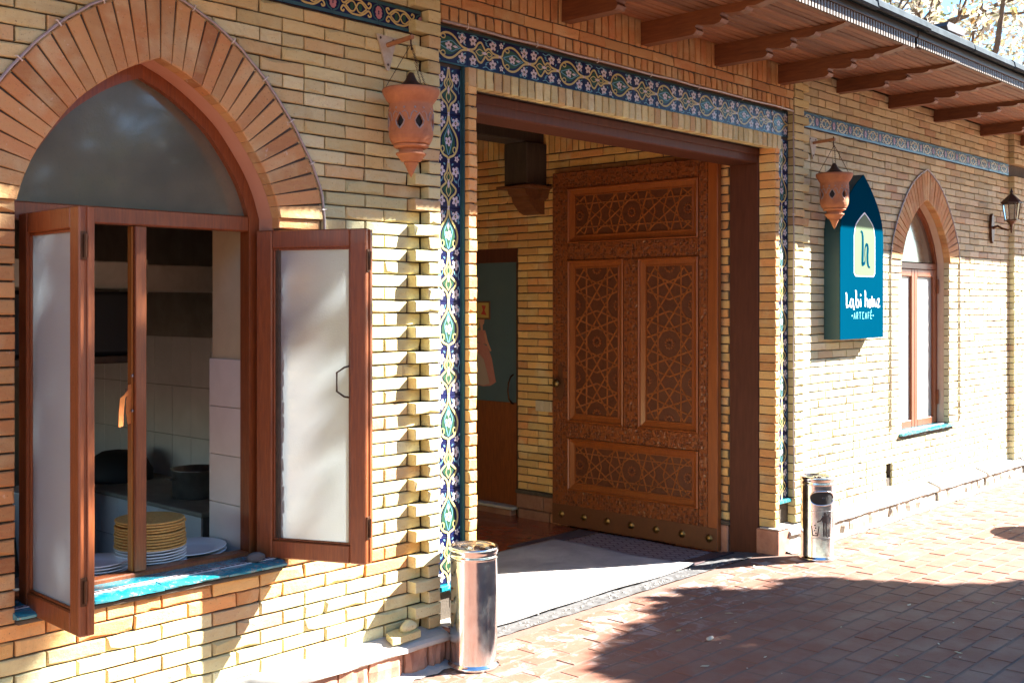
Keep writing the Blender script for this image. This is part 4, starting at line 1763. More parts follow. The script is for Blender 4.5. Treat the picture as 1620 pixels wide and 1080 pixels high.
# rope lights clipped along arches and lintel
def rope(label, path, r=0.0068, step=4):
    t = thing('rope_light', label, 'rope light', tuple(path[len(path) // 2]))
    mb = MB()
    mb.smooth = True
    mb.tube(path, r, 8)
    mb.build('tube', 'rope_light', t)
    for i in range(2, len(path) - 1, step):
        mb = MB()
        p = Vector(path[i])
        d = (Vector(path[i + 1]) - Vector(path[i - 1])).normalized()
        n_ = Vector((-d.z, 0, d.x))
        mb.tube([p - n_ * 0.016 + Vector((0, 0.004, 0)), p - n_ * 0.013 + Vector((0, -0.009, 0)), p + n_ * 0.013 + Vector((0, -0.009, 0)), p + n_ * 0.016 + Vector((0, 0.004, 0))], 0.0032, 5)
        mb.build('clip', 'clip', t)


ec = arch_curve(EX_HALF, WX, SPR, 1.012, 24)
rope('pale rope light clipped around the arch of the big open window', [(x, -0.012 + 0.002 * math.sin(i * 1.7), z + 0.002 * math.sin(i * 2.3)) for i, (x, z) in enumerate([(ec[0][0], 2.2)] + ec + [(ec[-1][0], 2.2)])])
ec = arch_curve(EX_HALF, RX, RSPR, RS * 1.028, 24)
rope('pale rope light clipped around the narrow arched window beside the blue sign', [(x, -0.012, z) for x, z in [(ec[0][0], 0.78)] + ec + [(ec[-1][0], 0.8)]], 0.007, 5)
rope('pale rope light running along the top of the tiles over the doorway', [(lerp(4.31, 8.26, i / 40), -0.055 + 0.003 * math.sin(i * 1.3), 3.567 + 0.0025 * math.sin(i * 0.9)) for i in range(41)], 0.008, 6)
rope('pale rope light hanging down the right edge of the doorway tiles', [(8.268, -0.052 + 0.003 * math.sin(i * 1.1), lerp(3.56, 0.42, i / 30)) for i in range(31)], 0.005, 6)

# ------------------------------------------------------------------ big arched window
YF = 0.167
wnd = thing('arched_window', 'big pointed-arch window with its two varnished casements swung open', 'window', (WX, YF, 0.7))


def arch_frame(cx, spr, s, si, half, y0, y1, zb, wj, par, mat='win_wood', xs=1.0):
    o_ = arch_curve(IN_HALF, cx, spr, s * 0.998, 20)
    i_ = arch_curve(IN_HALF, cx, spr, s * si, 20)
    A = [(cx + half * .998, y0, zb)] + [(x, y0, z) for x, z in o_] + [(cx - half * .998, y0, zb)]
    B = [(cx + half * si, y0, zb)] + [(x, y0, z) for x, z in i_] + [(cx - half * si, y0, zb)]
    b = MB()
    b.band(A, B, (0, y1 - y0, 0))
    return b.build('frame', mat, par), i_


frame, inner = arch_frame(WX, SPR, 1.0, 0.905, 0.645, YF, YF + 0.075, 0.70, 0.06, wnd)
mb = MB()
mb.box(WX - .583, WX + .583, YF - .003, YF + 0.07, 2.348, 2.424, 0.006)
mb.build('transom', 'win_wood', wnd)
mb = MB()
mb.box(WX - .027, WX + .031, YF - .002, YF + 0.072, 0.762, 2.347, 0.005)
mul = mb.build('mullion', 'win_wood', wnd)
mb = MB()
mb.box(WX - .034, WX - .0275, YF + .02, YF + 0.055, 0.765, 2.345)
mb.build('rebate', 'win_wood_yellow', mul)
mb = MB()
mb.box(WX - .583, WX + .583, YF - .002, YF + 0.075, 0.69, 0.760, 0.006)
mb.build('bottom_rail', 'win_wood', wnd)
mb = MB()
pts = [(x, YF + .035, z) for x, z in arch_curve(IN_HALF, WX, SPR + 0.012, 0.908, 20)]
mb.prism(pts, (0, 0.005, 0))
mb.build('fanlight_pane', 'fan_glass', wnd)
mb = MB()
for z in (1.66, 1.50):
    mb.lathe([(0, 0.006), (0.006, 0.005), (0.009, 0)], (0, 0, 0), 8, T=lambda p, z=z: (WX - 0.034 - p[2], YF + 0.012 + p[0], z + p[1]))
mb.box(WX - .042, WX - .034, YF + .045, YF + .062, 1.545, 1.60)
mb.build('latch', 'steel_dark', mul)


def casement(hx, hy, ang, w, z0, z1, par, st=0.088, flip=1, handle=True):
    u = Vector((math.cos(math.radians(ang)), -math.sin(math.radians(ang)), 0))
    n_ = Vector((-u.y, u.x, 0)) if flip > 0 else Vector((u.y, -u.x, 0))
    H_ = Vector((hx, hy, 0))

    def T(p):
        q = H_ + u * p[0] + n_ * p[1]
        return (q.x, q.y, p[2])
    b = MB()
    th = 0.052
    b.box(0, st, 0, th, z0, z1, 0.006, T)
    b.box(w - st, w, 0, th, z0, z1, 0.006, T)
    b.box(st + .0005, w - st - .0005, 0.001, th - .001, z0, z0 + st, 0.005, T)
    b.box(st + .0005, w - st - .0005, 0.001, th - .001, z1 - st, z1, 0.005, T)
    b.box(w - 0.012, w + 0.009, 0.03, th + .006, z0 + .004, z1 - .004, 0.003, T)
    cs = b.build('casement', 'win_wood', par)
    b = MB()
    iw0, iw1, iz0, iz1 = st, w - st, z0 + st, z1 - st
    b.box(iw0 - .006, iw1 + .006, 0.024, 0.029, iz0 - .006, iz1 + .006, 0, T)
    b.build('pane', 'frosted', cs)
    b = MB()
    g = 0.011
    b.box(iw0, iw1, 0.012, 0.0235, iz0, iz0 + g, 0.003, T)
    b.box(iw0, iw1, 0.012, 0.0235, iz1 - g, iz1, 0.003, T)
    b.box(iw0, iw0 + g, 0.012, 0.0235, iz0 + g, iz1 - g, 0.003, T)
    b.box(iw1 - g, iw1, 0.012, 0.0235, iz0 + g, iz1 - g, 0.003, T)
    b.build('glazing_bead', 'win_wood', cs)
    b = MB()
    b.box(iw0, iw0 + 0.004, 0.030, 0.04, iz0, iz1, 0, T)
    b.build('gasket', 'black', cs)
    if handle:
        b = MB()
        hz = (z0 + z1) / 2 + 0.07
        s_ = -1
        b.tube([T((w - st - .002, -.002, hz + .075)), T((w - st - .012, -.03, hz + .07)), T((w - st - .05, -.034, hz + .045)), T((w - st - .05, -.034, hz - .045)), T((w - st - .012, -.03, hz - .07)), T((w - st - .002, -.002, hz - .075))], 0.005, 7)
        b.build('handle', 'iron', cs)
    for hz in (z0 + .13, z1 - .2):
        b = MB()
        b.tube([T((w + 0.012, 0.02, hz)), T((w + 0.014, 0.02, hz + .09))], 0.006, 7)
        b.box(w + 0.0005, w + 0.006, 0.004, 0.028, hz - .01, hz + .1, 0.001, T)
        b.build('hinge', 'copper_iron', cs)
    return cs


casement(3.207, 0.125, 65, 0.598, 0.737, 2.352, wnd, flip=1)
casement(2.042, 0.147, 92, 0.585, 0.705, 2.368, wnd, st=0.086, flip=1, handle=False)

ors = thing('cloth_strip', 'orange cloth strip tied to the catch of the window mullion', 'cloth strip', (WX - .06, YF + .03, 1.55))
mb = MB()
for pth in ([(2.574, .185, 1.60), (2.55, .18, 1.575), (2.53, .178, 1.56), (2.523, .178, 1.50), (2.520, .178, 1.43)], [(2.574, .188, 1.62), (2.565, .186, 1.56), (2.562, .186, 1.5), (2.57, .186, 1.44)]):
    P_ = [Vector(p) for p in pth]
    a = [mb.vert(p + Vector((-0.013, 0.003 * math.sin(i), 0))) for i, p in enumerate(P_)]
    b_ = [mb.vert(p + Vector((0.013, 0.004, 0.003))) for p in P_]
    a2 = [mb.vert(p + Vector((-0.013, 0.005, 0))) for p in P_]
    b2 = [mb.vert(p + Vector((0.013, 0.008, 0.003))) for p in P_]
    for i in range(len(P_) - 1):
        mb.face([a[i], a[i + 1], b_[i + 1], b_[i]])
        mb.face([a2[i], b2[i], b2[i + 1], a2[i + 1]])
        mb.face([a[i], a2[i], a2[i + 1], a[i + 1]])
        mb.face([b_[i], b_[i + 1], b2[i + 1], b2[i]])
mb.build('strip', 'orange_cloth', ors)


def sill(label, x0, x1, n, yb, zt, drop):
    s = thing('window_sill', label, 'sill', ((x0 + x1) / 2, 0, zt))
    w = (x1 - x0) / n
    for i in range(n):
        a, b = x0 + i * w + .001, x0 + (i + 1) * w - .002
        tz = rng.uniform(-.003, .003)
        prof = [(yb, zt + .004), (0.06, zt), (0.0, zt - drop * .3), (-0.03, zt - drop * .7), (-0.043, zt - drop * 1.2), (-0.04, zt - drop * 2.0), (-0.02, zt - drop * 2.4), (0.0, zt - drop * 2.4), (yb, zt - drop * 2.4)]
        m_ = MB()
        nn = 8
        rows = []
        for k in range(nn + 1):
            x = lerp(a, b, k / nn)
            rows.append([m_.vert((x, y + (rng.uniform(-.0025, .0025) if 0 < q < 8 else 0), z + tz + (rng.uniform(-.002, .002) if q else 0))) for q, (y, z) in enumerate(prof)])
        for r0, r1 in zip(rows, rows[1:]):
            for q in range(9):
                m_.face([r0[q], r0[(q + 1) % 9], r1[(q + 1) % 9], r1[q]])
        m_.face(rows[0])
        m_.face(rows[-1][::-1])
        t = m_.build('sill_tile', 'sill', s)
        m_ = MB()
        m_.box(a + .002, b - .002, 0.035, 0.068, zt + tz - .001, zt + tz + .0028)
        m_.build('white_stripe', 'gwhite', t)
        m_ = MB()
        x = a + .01
        while x < b - .03:
            l = rng.uniform(.012, .03)
            m_.box(x, min(x + l, b - .006), 0.044, 0.057, zt + tz + .0025, zt + tz + .0036)
            x += l + rng.uniform(.006, .014)
        m_.build('dark_dashes', 'black', t)
    m_ = MB()
    m_.box(x0 + .01, x1 - .01, -0.022, 0.02, zt - drop * 2.4 - 0.022, zt - drop * 2.4 - .001, 0.005)
    m_.build('mortar_bed', 'mortar', s)


sill('chipped turquoise tiled sill with a dashed stripe under the big open window', 1.955, 3.275, 4, 0.164, 0.735, 0.0125)
sill('small turquoise tiled sill under the narrow arched window', 10.40, 11.69, 4, 0.124, 0.752, 0.0125)
st = thing('stone_lump', 'small grey lump of stone at the right end of the turquoise sill', 'stone', (3.15, 0.05, 0.74))


def lump(name, mat, par, c, r, seed, sq=(1, 1, 1)):
    bm = bmesh.new()
    bmesh.ops.create_icosphere(bm, subdivisions=3, radius=1.0)
    q = random.Random(seed)
    ph = [(q.uniform(0, 6), q.uniform(2, 5), Vector((q.uniform(-1, 1), q.uniform(-1, 1), q.uniform(-1, 1)))) for _ in range(7)]
    for v in bm.verts:
        d = 1 + sum(0.07 * math.sin(f * v.co.dot(ax) + p) for p, f, ax in ph) + q.uniform(-.03, .03)
        v.co = Vector((v.co.x * d * r * sq[0], v.co.y * d * r * sq[1], v.co.z * d * r * sq[2])) + Vector(c)
    me = bpy.data.meshes.new(name)
    bm.to_mesh(me)
    bm.free()
    me.materials.append(M[mat])
    return link(name, me, par)


lump('lump', 'cement_dark', st, (3.15, 0.045, 0.757), 0.035, 4, (1.25, 0.9, 0.8))

# ------------------------------------------------------------------ narrow arched window
RYF = 0.126
w2 = thing('arched_window', 'narrow pointed-arch window with closed casements and white glass beside the blue sign', 'window', (RX, RYF, 0.73))
arch_frame(RX, RSPR, RS, 0.91, 0.585, RYF, RYF + 0.07, 0.735, 0.05, w2)
mb = MB()
mb.box(RX - .53, RX + .53, RYF - .004, RYF + .07, 2.345, 2.41, 0.005)
mb.build('transom', 'win_wood', w2)
mb = MB()
mb.prism([(x, RYF + .03, z) for x, z in arch_curve(IN_HALF, RX, RSPR + .0, RS * 0.914, 20)], (0, .005, 0))
mb.build('fanlight_pane', 'fan_glass', w2)
for sx, (a, b) in ((-1, (RX - .53, RX - .012)), (1, (RX - .010, RX + .53))):
    mb = MB()
    st_ = 0.07
    y0, y1 = RYF - .012, RYF + .04
    mb.box(a, a + st_, y0, y1, 0.755, 2.343, 0.005)
    mb.box(b - st_, b, y0, y1, 0.755, 2.343, 0.005)
    mb.box(a + st_ + .0004, b - st_ - .0004, y0 + .001, y1 - .001, 0.755, 0.83, 0.005)
    mb.box(a + st_ + .0004, b - st_ - .0004, y0 + .001, y1 - .001, 2.27, 2.343, 0.005)
    cs = mb.build('casement', 'win_wood', w2)
    mb = MB()
    mb.box(a + st_ - .004, b - st_ + .004, RYF + .012, RYF + .017, 0.826, 2.274)
    mb.build('pane', 'frosted', cs)
for z in (0.95, 2.1):
    mb = MB()
    mb.box(RX + .535, RX + .56, RYF - .03, RYF - .001, z, z + .15, 0.006)
    mb.build('hinge', 'win_wood', w2)
mb = MB()
mb.box(10.3, 11.8, 0.32, 0.34, 0.6, 3.2)
mb.build('window_blind_wall', 'room_dark', kind='structure')

# ------------------------------------------------------------------ kitchen seen through the open window
mb = MB()
mb.box(0.3, 4.22, 0.256, 3.9, -0.1, -0.005)
mb.build('kitchen_floor', 'floor_red', kind='structure')
mb = MB()
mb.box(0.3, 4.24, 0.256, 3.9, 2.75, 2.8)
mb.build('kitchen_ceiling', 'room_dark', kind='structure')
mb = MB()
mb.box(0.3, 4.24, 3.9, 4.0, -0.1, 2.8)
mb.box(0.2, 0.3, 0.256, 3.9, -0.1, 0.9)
mb.box(0.2, 0.3, 0.256, 3.9, 1.35, 2.8)  # gap in the unseen left wall, added to let light into the kitchen
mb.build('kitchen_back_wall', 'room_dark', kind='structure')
kw = bpy.data.objects.new('kitchen_side_wall', None)
COL.objects.link(kw)
tag(kw, kind='structure')
mb = MB()
mb.box(4.20, 4.245, 0.256, 3.9, -0.1, 2.8)
mb.build('dull_plaster', 'room_dark', kw)
wt = MB()
wt.box(4.188, 4.1995, 0, 0.243, 0, 0.345, 0.002)
wtm = wt.mesh('wall_tile', 'white_tile')
for j in range(5):
    for i in range(13):
        o = bpy.data.objects.new('wall_tile', wtm)
        o.parent = kw
        o.location = (rng.uniform(-.001, .001), 0.62 + i * 0.247, 0.02 + j * 0.349)
        COL.objects.link(o)
pier = bpy.data.objects.new('kitchen_pier_wall', None)
COL.objects.link(pier)
tag(pier, kind='structure')
mb = MB()
mb.box(3.235, 4.19, 0.258, 0.56, -0.1, 2.75)
mb.build('painted_pier', 'beige_wall', pier)
for j in range(7):
    mb = MB()
    mb.box(3.222, 3.2345, 0.259, 0.571, -0.03 + j * 0.2485, -0.03 + j * 0.2485 + 0.245, 0.002)
    mb.build('wall_tile', 'white_tile', pier)
# inner window board
mb = MB()
mb.box(1.99, 3.221, 0.245, 0.64, 0.690, 0.722, 0.006)
ib = mb.build('inner_window_board', 'steel_dark')
tag(ib, 'grey metal board inside the open window carrying plates', 'window board')


def plate(z, r, par, name='plate', mat='porcelain', c=(0, 0)):
    b = MB()
    b.smooth = True
    b.lathe([(0, z), (r * .55, z), (r * .62, z + .004), (r, z + .022), (r + .002, z + .025), (r - .004, z + .0265), (r * .62, z + .009), (r * .5, z + .006), (0, z + .006)], (c[0], c[1], 0), 36)
    return b.build(name, mat, par)


# stack under the trays
ZB = 0.7225
for i in range(6):
    p = plate(0, 0.168, None)
    p.location = (2.80 + rng.uniform(-.004, .004), 0.42 + rng.uniform(-.004, .004), ZB + i * 0.0135)
    tag(p, 'white plate, ' + ['lowest', 'second from the bottom', 'third from the bottom', 'third from the top', 'second from the top', 'uppermost'][i] + ' of the six under the woven trays', 'plate', 'plates stacked under the woven trays')
tray_z = ZB + 5 * 0.0135 + 0.0275
for i in range(10):
    b = MB()
    b.smooth = True
    r = 0.166 - 0.0006 * i
    b.lathe([(0, 0.003), (r * .9, 0.0025), (r, 0.0), (r + .004, 0.0035), (r + .003, 0.0078), (r - .004, 0.0098), (r * .88, 0.0085), (0, 0.0085)], (0, 0, 0), 40)
    p = b.build('woven_tray', 'wicker')
    p.location = (2.80 + rng.uniform(-.004, .004), 0.42 + rng.uniform(-.004, .004), tray_z + i * 0.0137)
    p.rotation_euler = (rng.uniform(-.008, .008), rng.uniform(-.008, .008), rng.uniform(0, 3))
    tag(p, ['bottom', 'ninth', 'eighth', 'seventh', 'sixth', 'fifth', 'fourth', 'third', 'second', 'topmost'][i] + ' round yellow wicker tray' + (' of' if i in (0, 9) else ' from the top of') + ' the stack behind the mullion', 'tray', 'woven trays stacked in the window')
for i in range(4):
    p = plate(0, 0.15, None)
    p.location = (2.52 + rng.uniform(-.006, .006), 0.42 + rng.uniform(-.004, .004), ZB + i * 0.014)
    tag(p, 'white plate, ' + ['lowest', 'second from the bottom', 'second from the top', 'uppermost'][i] + ' of the low stack left of the woven trays', 'plate', 'low stack of plates left of the woven trays')
for i in range(2):
    p = plate(0, 0.175, None)
    p.location = (3.035, 0.44 + i * .003, ZB + 0.003 + i * 0.02)
    p.rotation_euler = (0.02, -0.05, 0)
    tag(p, ['lower large white plate right of the woven trays', 'upper large white plate right of the woven trays'][i], 'plate')

ct = thing('masonry_counter', 'white tiled masonry counter in the dark kitchen behind the plates', 'counter', (3.85, 1.9, 0))
mb = MB()
mb.box(3.57, 4.185, 1.19, 3.4, 0, 0.745)
mb.build('base', 'cement_dark', ct)
mb = MB()
mb.box(3.545, 4.187, 1.17, 3.42, 0.746, 0.772, 0.006)
mb.build('worktop', 'room_dark', ct)
for j in range(3):
    for i in range(9):
        mb = MB()
        mb.box(3.557, 3.5695, 1.195 + i * 0.243, 1.195 + i * 0.243 + 0.24, 0.01 + j * 0.245, 0.01 + j * 0.245 + 0.242, 0.002)
        mb.build('wall_tile', 'white_tile', ct)
pot = thing('cooking_pot', 'dark steel cooking pot on the kitchen counter', 'pot', (3.86, 1.68, 0.773))
mb = MB()
mb.smooth = True
mb.lathe([(0, 0), (.13, 0), (.15, .01), (.155, .17), (.165, .175), (.165, .181), (.15, .18), (.146, .015), (0, .012)], (3.84, 1.70, 0.773), 32)
mb.build('pot_body', 'steel_dark', pot)
for e in (-1, 1):
    mb = MB()
    mb.tube([(3.84 + e * .155, 1.67, .90), (3.84 + e * .20, 1.675, .905), (3.84 + e * .20, 1.725, .905), (3.84 + e * .155, 1.73, .90)], 0.006, 6)
    mb.build('handle', 'steel_dark', pot)
pan = thing('wok', 'upturned black wok on the kitchen counter at the back', 'wok', (3.85, 2.9, 0.773))
mb = MB()
mb.smooth = True
mb.lathe([(.24, 0), (.235, .06), (.19, .14), (.11, .19), (0, .205)], (3.86, 2.75, 0.773), 28)
mb.build('bowl', 'black', pan)
tub = thing('enamel_tub', 'pale enamel tub standing low in front of the kitchen counter', 'tub', (3.4, 2.4, 0.0))
mb = MB()
mb.smooth = True
mb.lathe([(0, 0), (.2, 0), (.25, .5), (.26, .51), (.245, .51), (.2, .02), (0, .02)], (3.28, 2.5, 0.3), 28)
mb.build('tub_body', 'white_tile', tub)
mb = MB()
mb.box(3.05, 3.5, 2.28, 2.72, 0.0, 0.295, 0.01)
mb.build('stand', 'old_wood', tub)
du = thing('air_duct', 'galvanised air duct running under the kitchen ceiling', 'duct', (3.2, 1.6, 2.15))
for a, b in ((1.2, 3.36), (3.363, 4.187)):
    mb = MB()
    mb.box(a, b, 1.48, 1.80, 2.075 - (b > 4) * .012, 2.235 - (b > 4) * .012, 0.006)
    mb.build('duct_section', 'galvanised', du)
mb = MB()
mb.box(3.352, 3.372, 1.465, 1.478, 2.05, 2.25, 0.002)
mb.build('flange', 'galvanised', du)
hd = thing('cooker_hood', 'black cooker hood below the galvanised duct', 'hood', (2.9, 1.6, 1.7))
mb = MB()
mb.box(2.3, 3.26, 1.40, 1.95, 1.70, 2.06, 0.02)
mb.build('hood_body', 'black', hd)
mb = MB()
mb.box(2.27, 3.29, 1.36, 1.98, 1.655, 1.698, 0.006)
mb.build('rim', 'iron', hd)

# ------------------------------------------------------------------ roof overhang
rf = thing('roof', 'low roof with rafters, boarded soffit and grey edge tiles shading the facade', 'roof', (8, 2, 4.1))
mb = MB()
mb.prism([(-2, -1.13, 4.045), (-2, 6.0, 5.48), (-2, 6.0, 5.60), (-2, -1.13, 4.075)], (20, 0, 0))
mb.build('roof_deck', 'roof_metal', rf)
mb = MB()
for (x, y0, y1, z) in ((-2, -1.10, 0.02, 3.99),):
    mb.box(-2, 18, -1.115, 0.02, 3.992, 4.03)
mb.build('underlay', 'old_wood', rf)


def board_row(x0, x1, z, ya, yb, w):
    n_ = int((yb - ya) / w)
    for i in range(n_):
        y = ya + i * w
        b = MB()
        r = random.Random(i * 31 + int(x0 * 10))
        d = r.uniform(0, .004)
        b.box(x0, x1, y + .004, y + w - .004, z - d, z + .016, 0.005)
        b.build('soffit_board', 'soffit', rf)


board_row(-1.9, 8.30, 3.902, -1.105, -0.055, 0.06)
board_row(8.302, 17.9, 3.955, -1.105, 0.005, 0.06)
prof0 = [(0.0, 0.0), (-0.43, 0.0), (-0.455, 0.008), (-0.470, 0.028), (-0.455, 0.050), (-0.468, 0.064), (-0.53, 0.050), (-0.60, 0.042), (-0.645, 0.050), (-0.662, 0.072), (-0.645, 0.096), (-0.66, 0.110), (-0.72, 0.098), (-0.79, 0.092), (-0.83, 0.100), (-0.845, 0.118), (-0.90, 0.112), (-1.05, 0.142)]


def rafter_mesh(h):
    b = MB()
    k = h / 0.155
    pts = [(0, y, min(z * k, h - .012)) for y, z in prof0] + [(0, -1.07, h), (0, 0.0, h)]
    b.prism(pts, (0.085, 0, 0))
    return b.mesh('rafter', 'rafter')


rm1, rm2 = rafter_mesh(0.152), rafter_mesh(0.115)
for x in (0.75, 1.7, 2.62, 3.53, 4.42, 5.33, 6.17, 7.075, 8.0):
    o = bpy.data.objects.new('rafter', rm1)
    o.parent = rf
    o.location = Vector((x, -0.03, 3.748)) - wloc(rf)
    COL.objects.link(o)
for x in (9.12, 10.17, 11.23, 12.5, 13.6, 14.7, 15.8, 16.9):
    o = bpy.data.objects.new('rafter', rm2)
    o.parent = rf
    o.location = Vector((x, 0.02, 3.838)) - wloc(rf)
    COL.objects.link(o)


def fascia(x0, x1, z0, z1, zt):
    b = MB()
    pit = 0.042
    n_ = int((x1 - x0) / pit)
    lo, hi = [], []
    for i in range(n_):
        for fx, dy in ((0.0, 0.0), (0.5, 0.0), (0.56, 0.013), (0.94, 0.013)):
            x = x0 + (i + fx) * pit
            lo.append(b.vert((x, -1.128 + dy, z0)))
            hi.append(b.vert((x, -1.128 + dy, z1)))
    for i in range(len(lo) - 1):
        b.face([lo[i], lo[i + 1], hi[i + 1], hi[i]])
    b.build('corrugated_fascia', 'corrugated', rf)
    b = MB()
    b.box(x0, x1, -1.1135, -1.106, z0 + .004, zt, 0)
    b.box(x0, x1, -1.14, -1.114, z1 + .001, zt, 0.003)
    b.build('fascia_shade_board', 'fascia_dark', rf)  # dark strip above the ribs: edge tiles' shade put into its colour


fascia(-1.9, 8.14, 3.888, 3.968, 4.022)
fascia(8.16, 17.8, 3.908, 3.968, 4.022)
x = -1.6
cap = []
for i in range(3):
    b = MB()
    b.prism([(0, -1.20, 4.014), (0, -1.212, 4.028), (0, -1.205, 4.065 + i * .003), (0, -1.18, 4.088 + i * .003), (0, -1.0, 4.145), (0, -1.0, 4.10), (0, -1.16, 4.04), (0, -1.18, 4.014)], (0.885, 0, 0))
    cap.append(b.mesh('edge_tile', 'roof_metal'))
i = 0
while x < 17.5:
    o = bpy.data.objects.new('edge_tile', cap[i % 3])
    o.parent = rf
    o.location = Vector((x, rng.uniform(-.006, .006), rng.uniform(-.004, .006))) - wloc(rf)
    o.rotation_euler = (0, rng.uniform(-.006, .006), 0)
    COL.objects.link(o)
    x += 0.893
    i += 1
rv = thing('roof_vent', 'small roof vent with brown cap showing above the eave before the trees', 'roof vent', (15.4, 1.5, 4.6))
mb = MB()
mb.box(15.20, 15.50, 1.4, 1.55, 4.55, 5.66, 0.01)
mb.build('vent_pipe', 'roof_metal', rv)
mb = MB()
mb.prism([(15.02, 1.36, 5.74), (15.08, 1.36, 5.80), (15.58, 1.36, 5.81), (15.66, 1.36, 5.76), (15.62, 1.36, 5.70), (15.06, 1.36, 5.69)], (0, 0.22, 0))
mb.build('vent_cap', 'fascia_dark', rv)

# ------------------------------------------------------------------ hanging terracotta lanterns
def lantern_parts(root):
    c0 = (0, 0, 0)
    b = MB()
    b.lathe([(0, 0), (.014, .025), (.031, .064), (.038, .074), (.038, .083), (.052, .086), (.072, .114), (.080, .120), (.079, .128), (.064, .130), (.063, .150), (.080, .152), (.092, .160), (.092, .170), (.086, .172), (.099, .176), (.110, .197), (.115, .215), (.1165, .235)], c0, 56)
    b.build('lower_body', 'terracotta', root)
    b = MB()
    zlo, zhi = 0.2352, 0.332
    zm = 0.279
    R_ = 0.1165
    ns = 7
    P_ = lambda a, z, r=R_: b.vert((r * math.cos(a), r * math.sin(a), z))
    sec = 2 * math.pi / ns
    holes = []
    for s in range(ns):
        a0 = s * sec + 0.32
        st_ = 4
        am = a0 + sec / 2
        da = sec * 0.24
        lft = [P_(a0, z) for z in (zlo, zm, zhi)]
        rgt = [P_(a0 + sec, z) for z in (zlo, zm, zhi)]
        bot, top = P_(am, zlo), P_(am, zhi)
        ring = [(am, zlo + .008), (am - da * .8, zm - .012), (am - da, zm + .006), (am - da * .55, zm + .026), (am, zhi - .008), (am + da * .55, zm + .026), (am + da, zm + .006), (am + da * .8, zm - .012)]
        rv_ = [P_(a, z) for a, z in ring]
        q = [P_(a0 + sec * .25, zlo), P_(a0 + sec * .25, zhi), P_(a0 + sec * .75, zlo), P_(a0 + sec * .75, zhi)]
        b.face([lft[0], q[0], rv_[1], lft[1]])
        b.face([q[0], bot, rv_[0], rv_[1]])
        b.face([lft[1], rv_[1], rv_[2], rv_[3]])
        b.face([lft[1], rv_[3], q[1], lft[2]])
        b.face([q[1], rv_[3], rv_[4], top])
        b.face([bot, q[2], rv_[7], rv_[0]])
        b.face([q[2], rgt[0], rgt[1], rv_[7]])
        b.face([rgt[1], rv_[5], rv_[6], rv_[7]])
        b.face([rgt[1], rgt[2], q[3], rv_[5]])
        b.face([q[3], top, rv_[4], rv_[5]])
        inner = [P_(a, z, R_ - .014) for a, z in ring]
        for i in range(8):
            b.face([rv_[i], rv_[(i + 1) % 8], inner[(i + 1) % 8], inner[i]])
        holes.append(ring)
    b.build('pierced_body', 'terracotta', root)
    b = MB()
    for ring in holes:
        pth = [((R_ + .001) * math.cos(a), (R_ + .001) * math.sin(a), z) for a, z in ring]
        b.tube(pth + [pth[0]], 0.0042, 5, caps=False)
        am = ring[0][0]
        for off in (-.22, .22):
            pth2 = [((R_ + .001) * math.cos(am + o), (R_ + .001) * math.sin(am + o), z) for o, z in ((off * 1.95, .288), (off * 1.6, .322), (off * 1.1, .335), (off * .5, .325))]
            b.tube(pth2, 0.0035, 5)
        for off in (-.2, .2):
            a = am + off
            b.lathe([(0, .004), (.006, .002), (.007, 0)], (0, 0, 0), 6, T=lambda p, a=a: ((.1165 + p[2]) * math.cos(a) - p[0] * math.sin(a), (.1165 + p[2]) * math.sin(a) + p[0] * math.cos(a), 0.352 + p[1]))
    b.build('hole_rims', 'glaze_grey', root)
    b = MB()
    b.smooth = True
    b.lathe([(.1165, .3318), (.1165, .36), (.114, .378), (.117, .388), (.128, .402), (.142, .425), (.1495, .442), (.151, .455), (.148, .462), (.135, .460), (.112, .42), (.104, .36)], c0, 40)
    b.build('rim', 'terracotta', root)
    b = MB()
    b.lathe([(.104, .36), (.098, .33), (.096, .25), (.08, .2), (0, .19)], c0, 28)
    b.build('shade_lining', 'black', root)  # black colour stands in for the shade behind the pierced holes
    b = MB()
    b.smooth = True
    b.lathe([(.088, .455), (.082, .468), (.05, .49), (.032, .508), (.02, .535), (.012, .55), (0, .552)], c0, 24)
    b.build('lid', 'iron', root)
    for k in range(3):
        a = 2 * math.pi * k / 3 + 0.35
        b = MB()
        p0 = Vector((.142 * math.cos(a), .142 * math.sin(a), .455))
        p1 = Vector((0, 0, .70))
        for i in range(15):
            m0, m1 = p0.lerp(p1, (i + .06) / 15), p0.lerp(p1, (i + 1.02) / 15)
            d = (m1 - m0).normalized()
            sd = d.cross(Vector((0, 0, 1) if i % 2 else (math.cos(a), math.sin(a), 0))).normalized() * .0052
            mid = (m0 + m1) / 2
            b.tube([m0, mid + sd, m1, mid - sd, m0], 0.0017, 4, caps=False)
        b.build('chain', 'iron', root)
    b = MB()
    b.lathe([(0, .26), (.012, .262), (.028, .28), (.03, .30), (.02, .325), (.012, .335), (.012, .37), (0, .37)], (0.0, 0, 0), 16)
    b.build('bulb', 'white_paint', root)


def bracket_parts(root):
    b = MB()
    b.prism([(-.075, -0.004, .05), (.065, -0.004, .045), (.012, -0.004, -.135), (-.005, -0.004, -.135)], (0, -.010, 0))
    b.build('plate', 'bracket_plate', root)
    b = MB()
    b.tube([(0, -0.012, .0), (0, -0.212, .012)], 0.013, 10)
    b.build('rod', 'rod_wood', root)
    b = MB()
    b.tube([(0, -.198, .035), (0, -.198, -.02), (.004, -.198, -.035), (.004, -.20, -.055)], 0.005, 6)
    b.build('hook', 'iron', root)
    for (x, z) in ((-.05, .032), (.04, .03), (.003, -.105)):
        b = MB()
        b.lathe([(0, .004), (.006, .003), (.008, 0)], (0, 0, 0), 6, T=lambda p, x=x, z=z: (x + p[0], -.014 - p[2], z + p[1]))
        b.build('screw', 'iron', root)


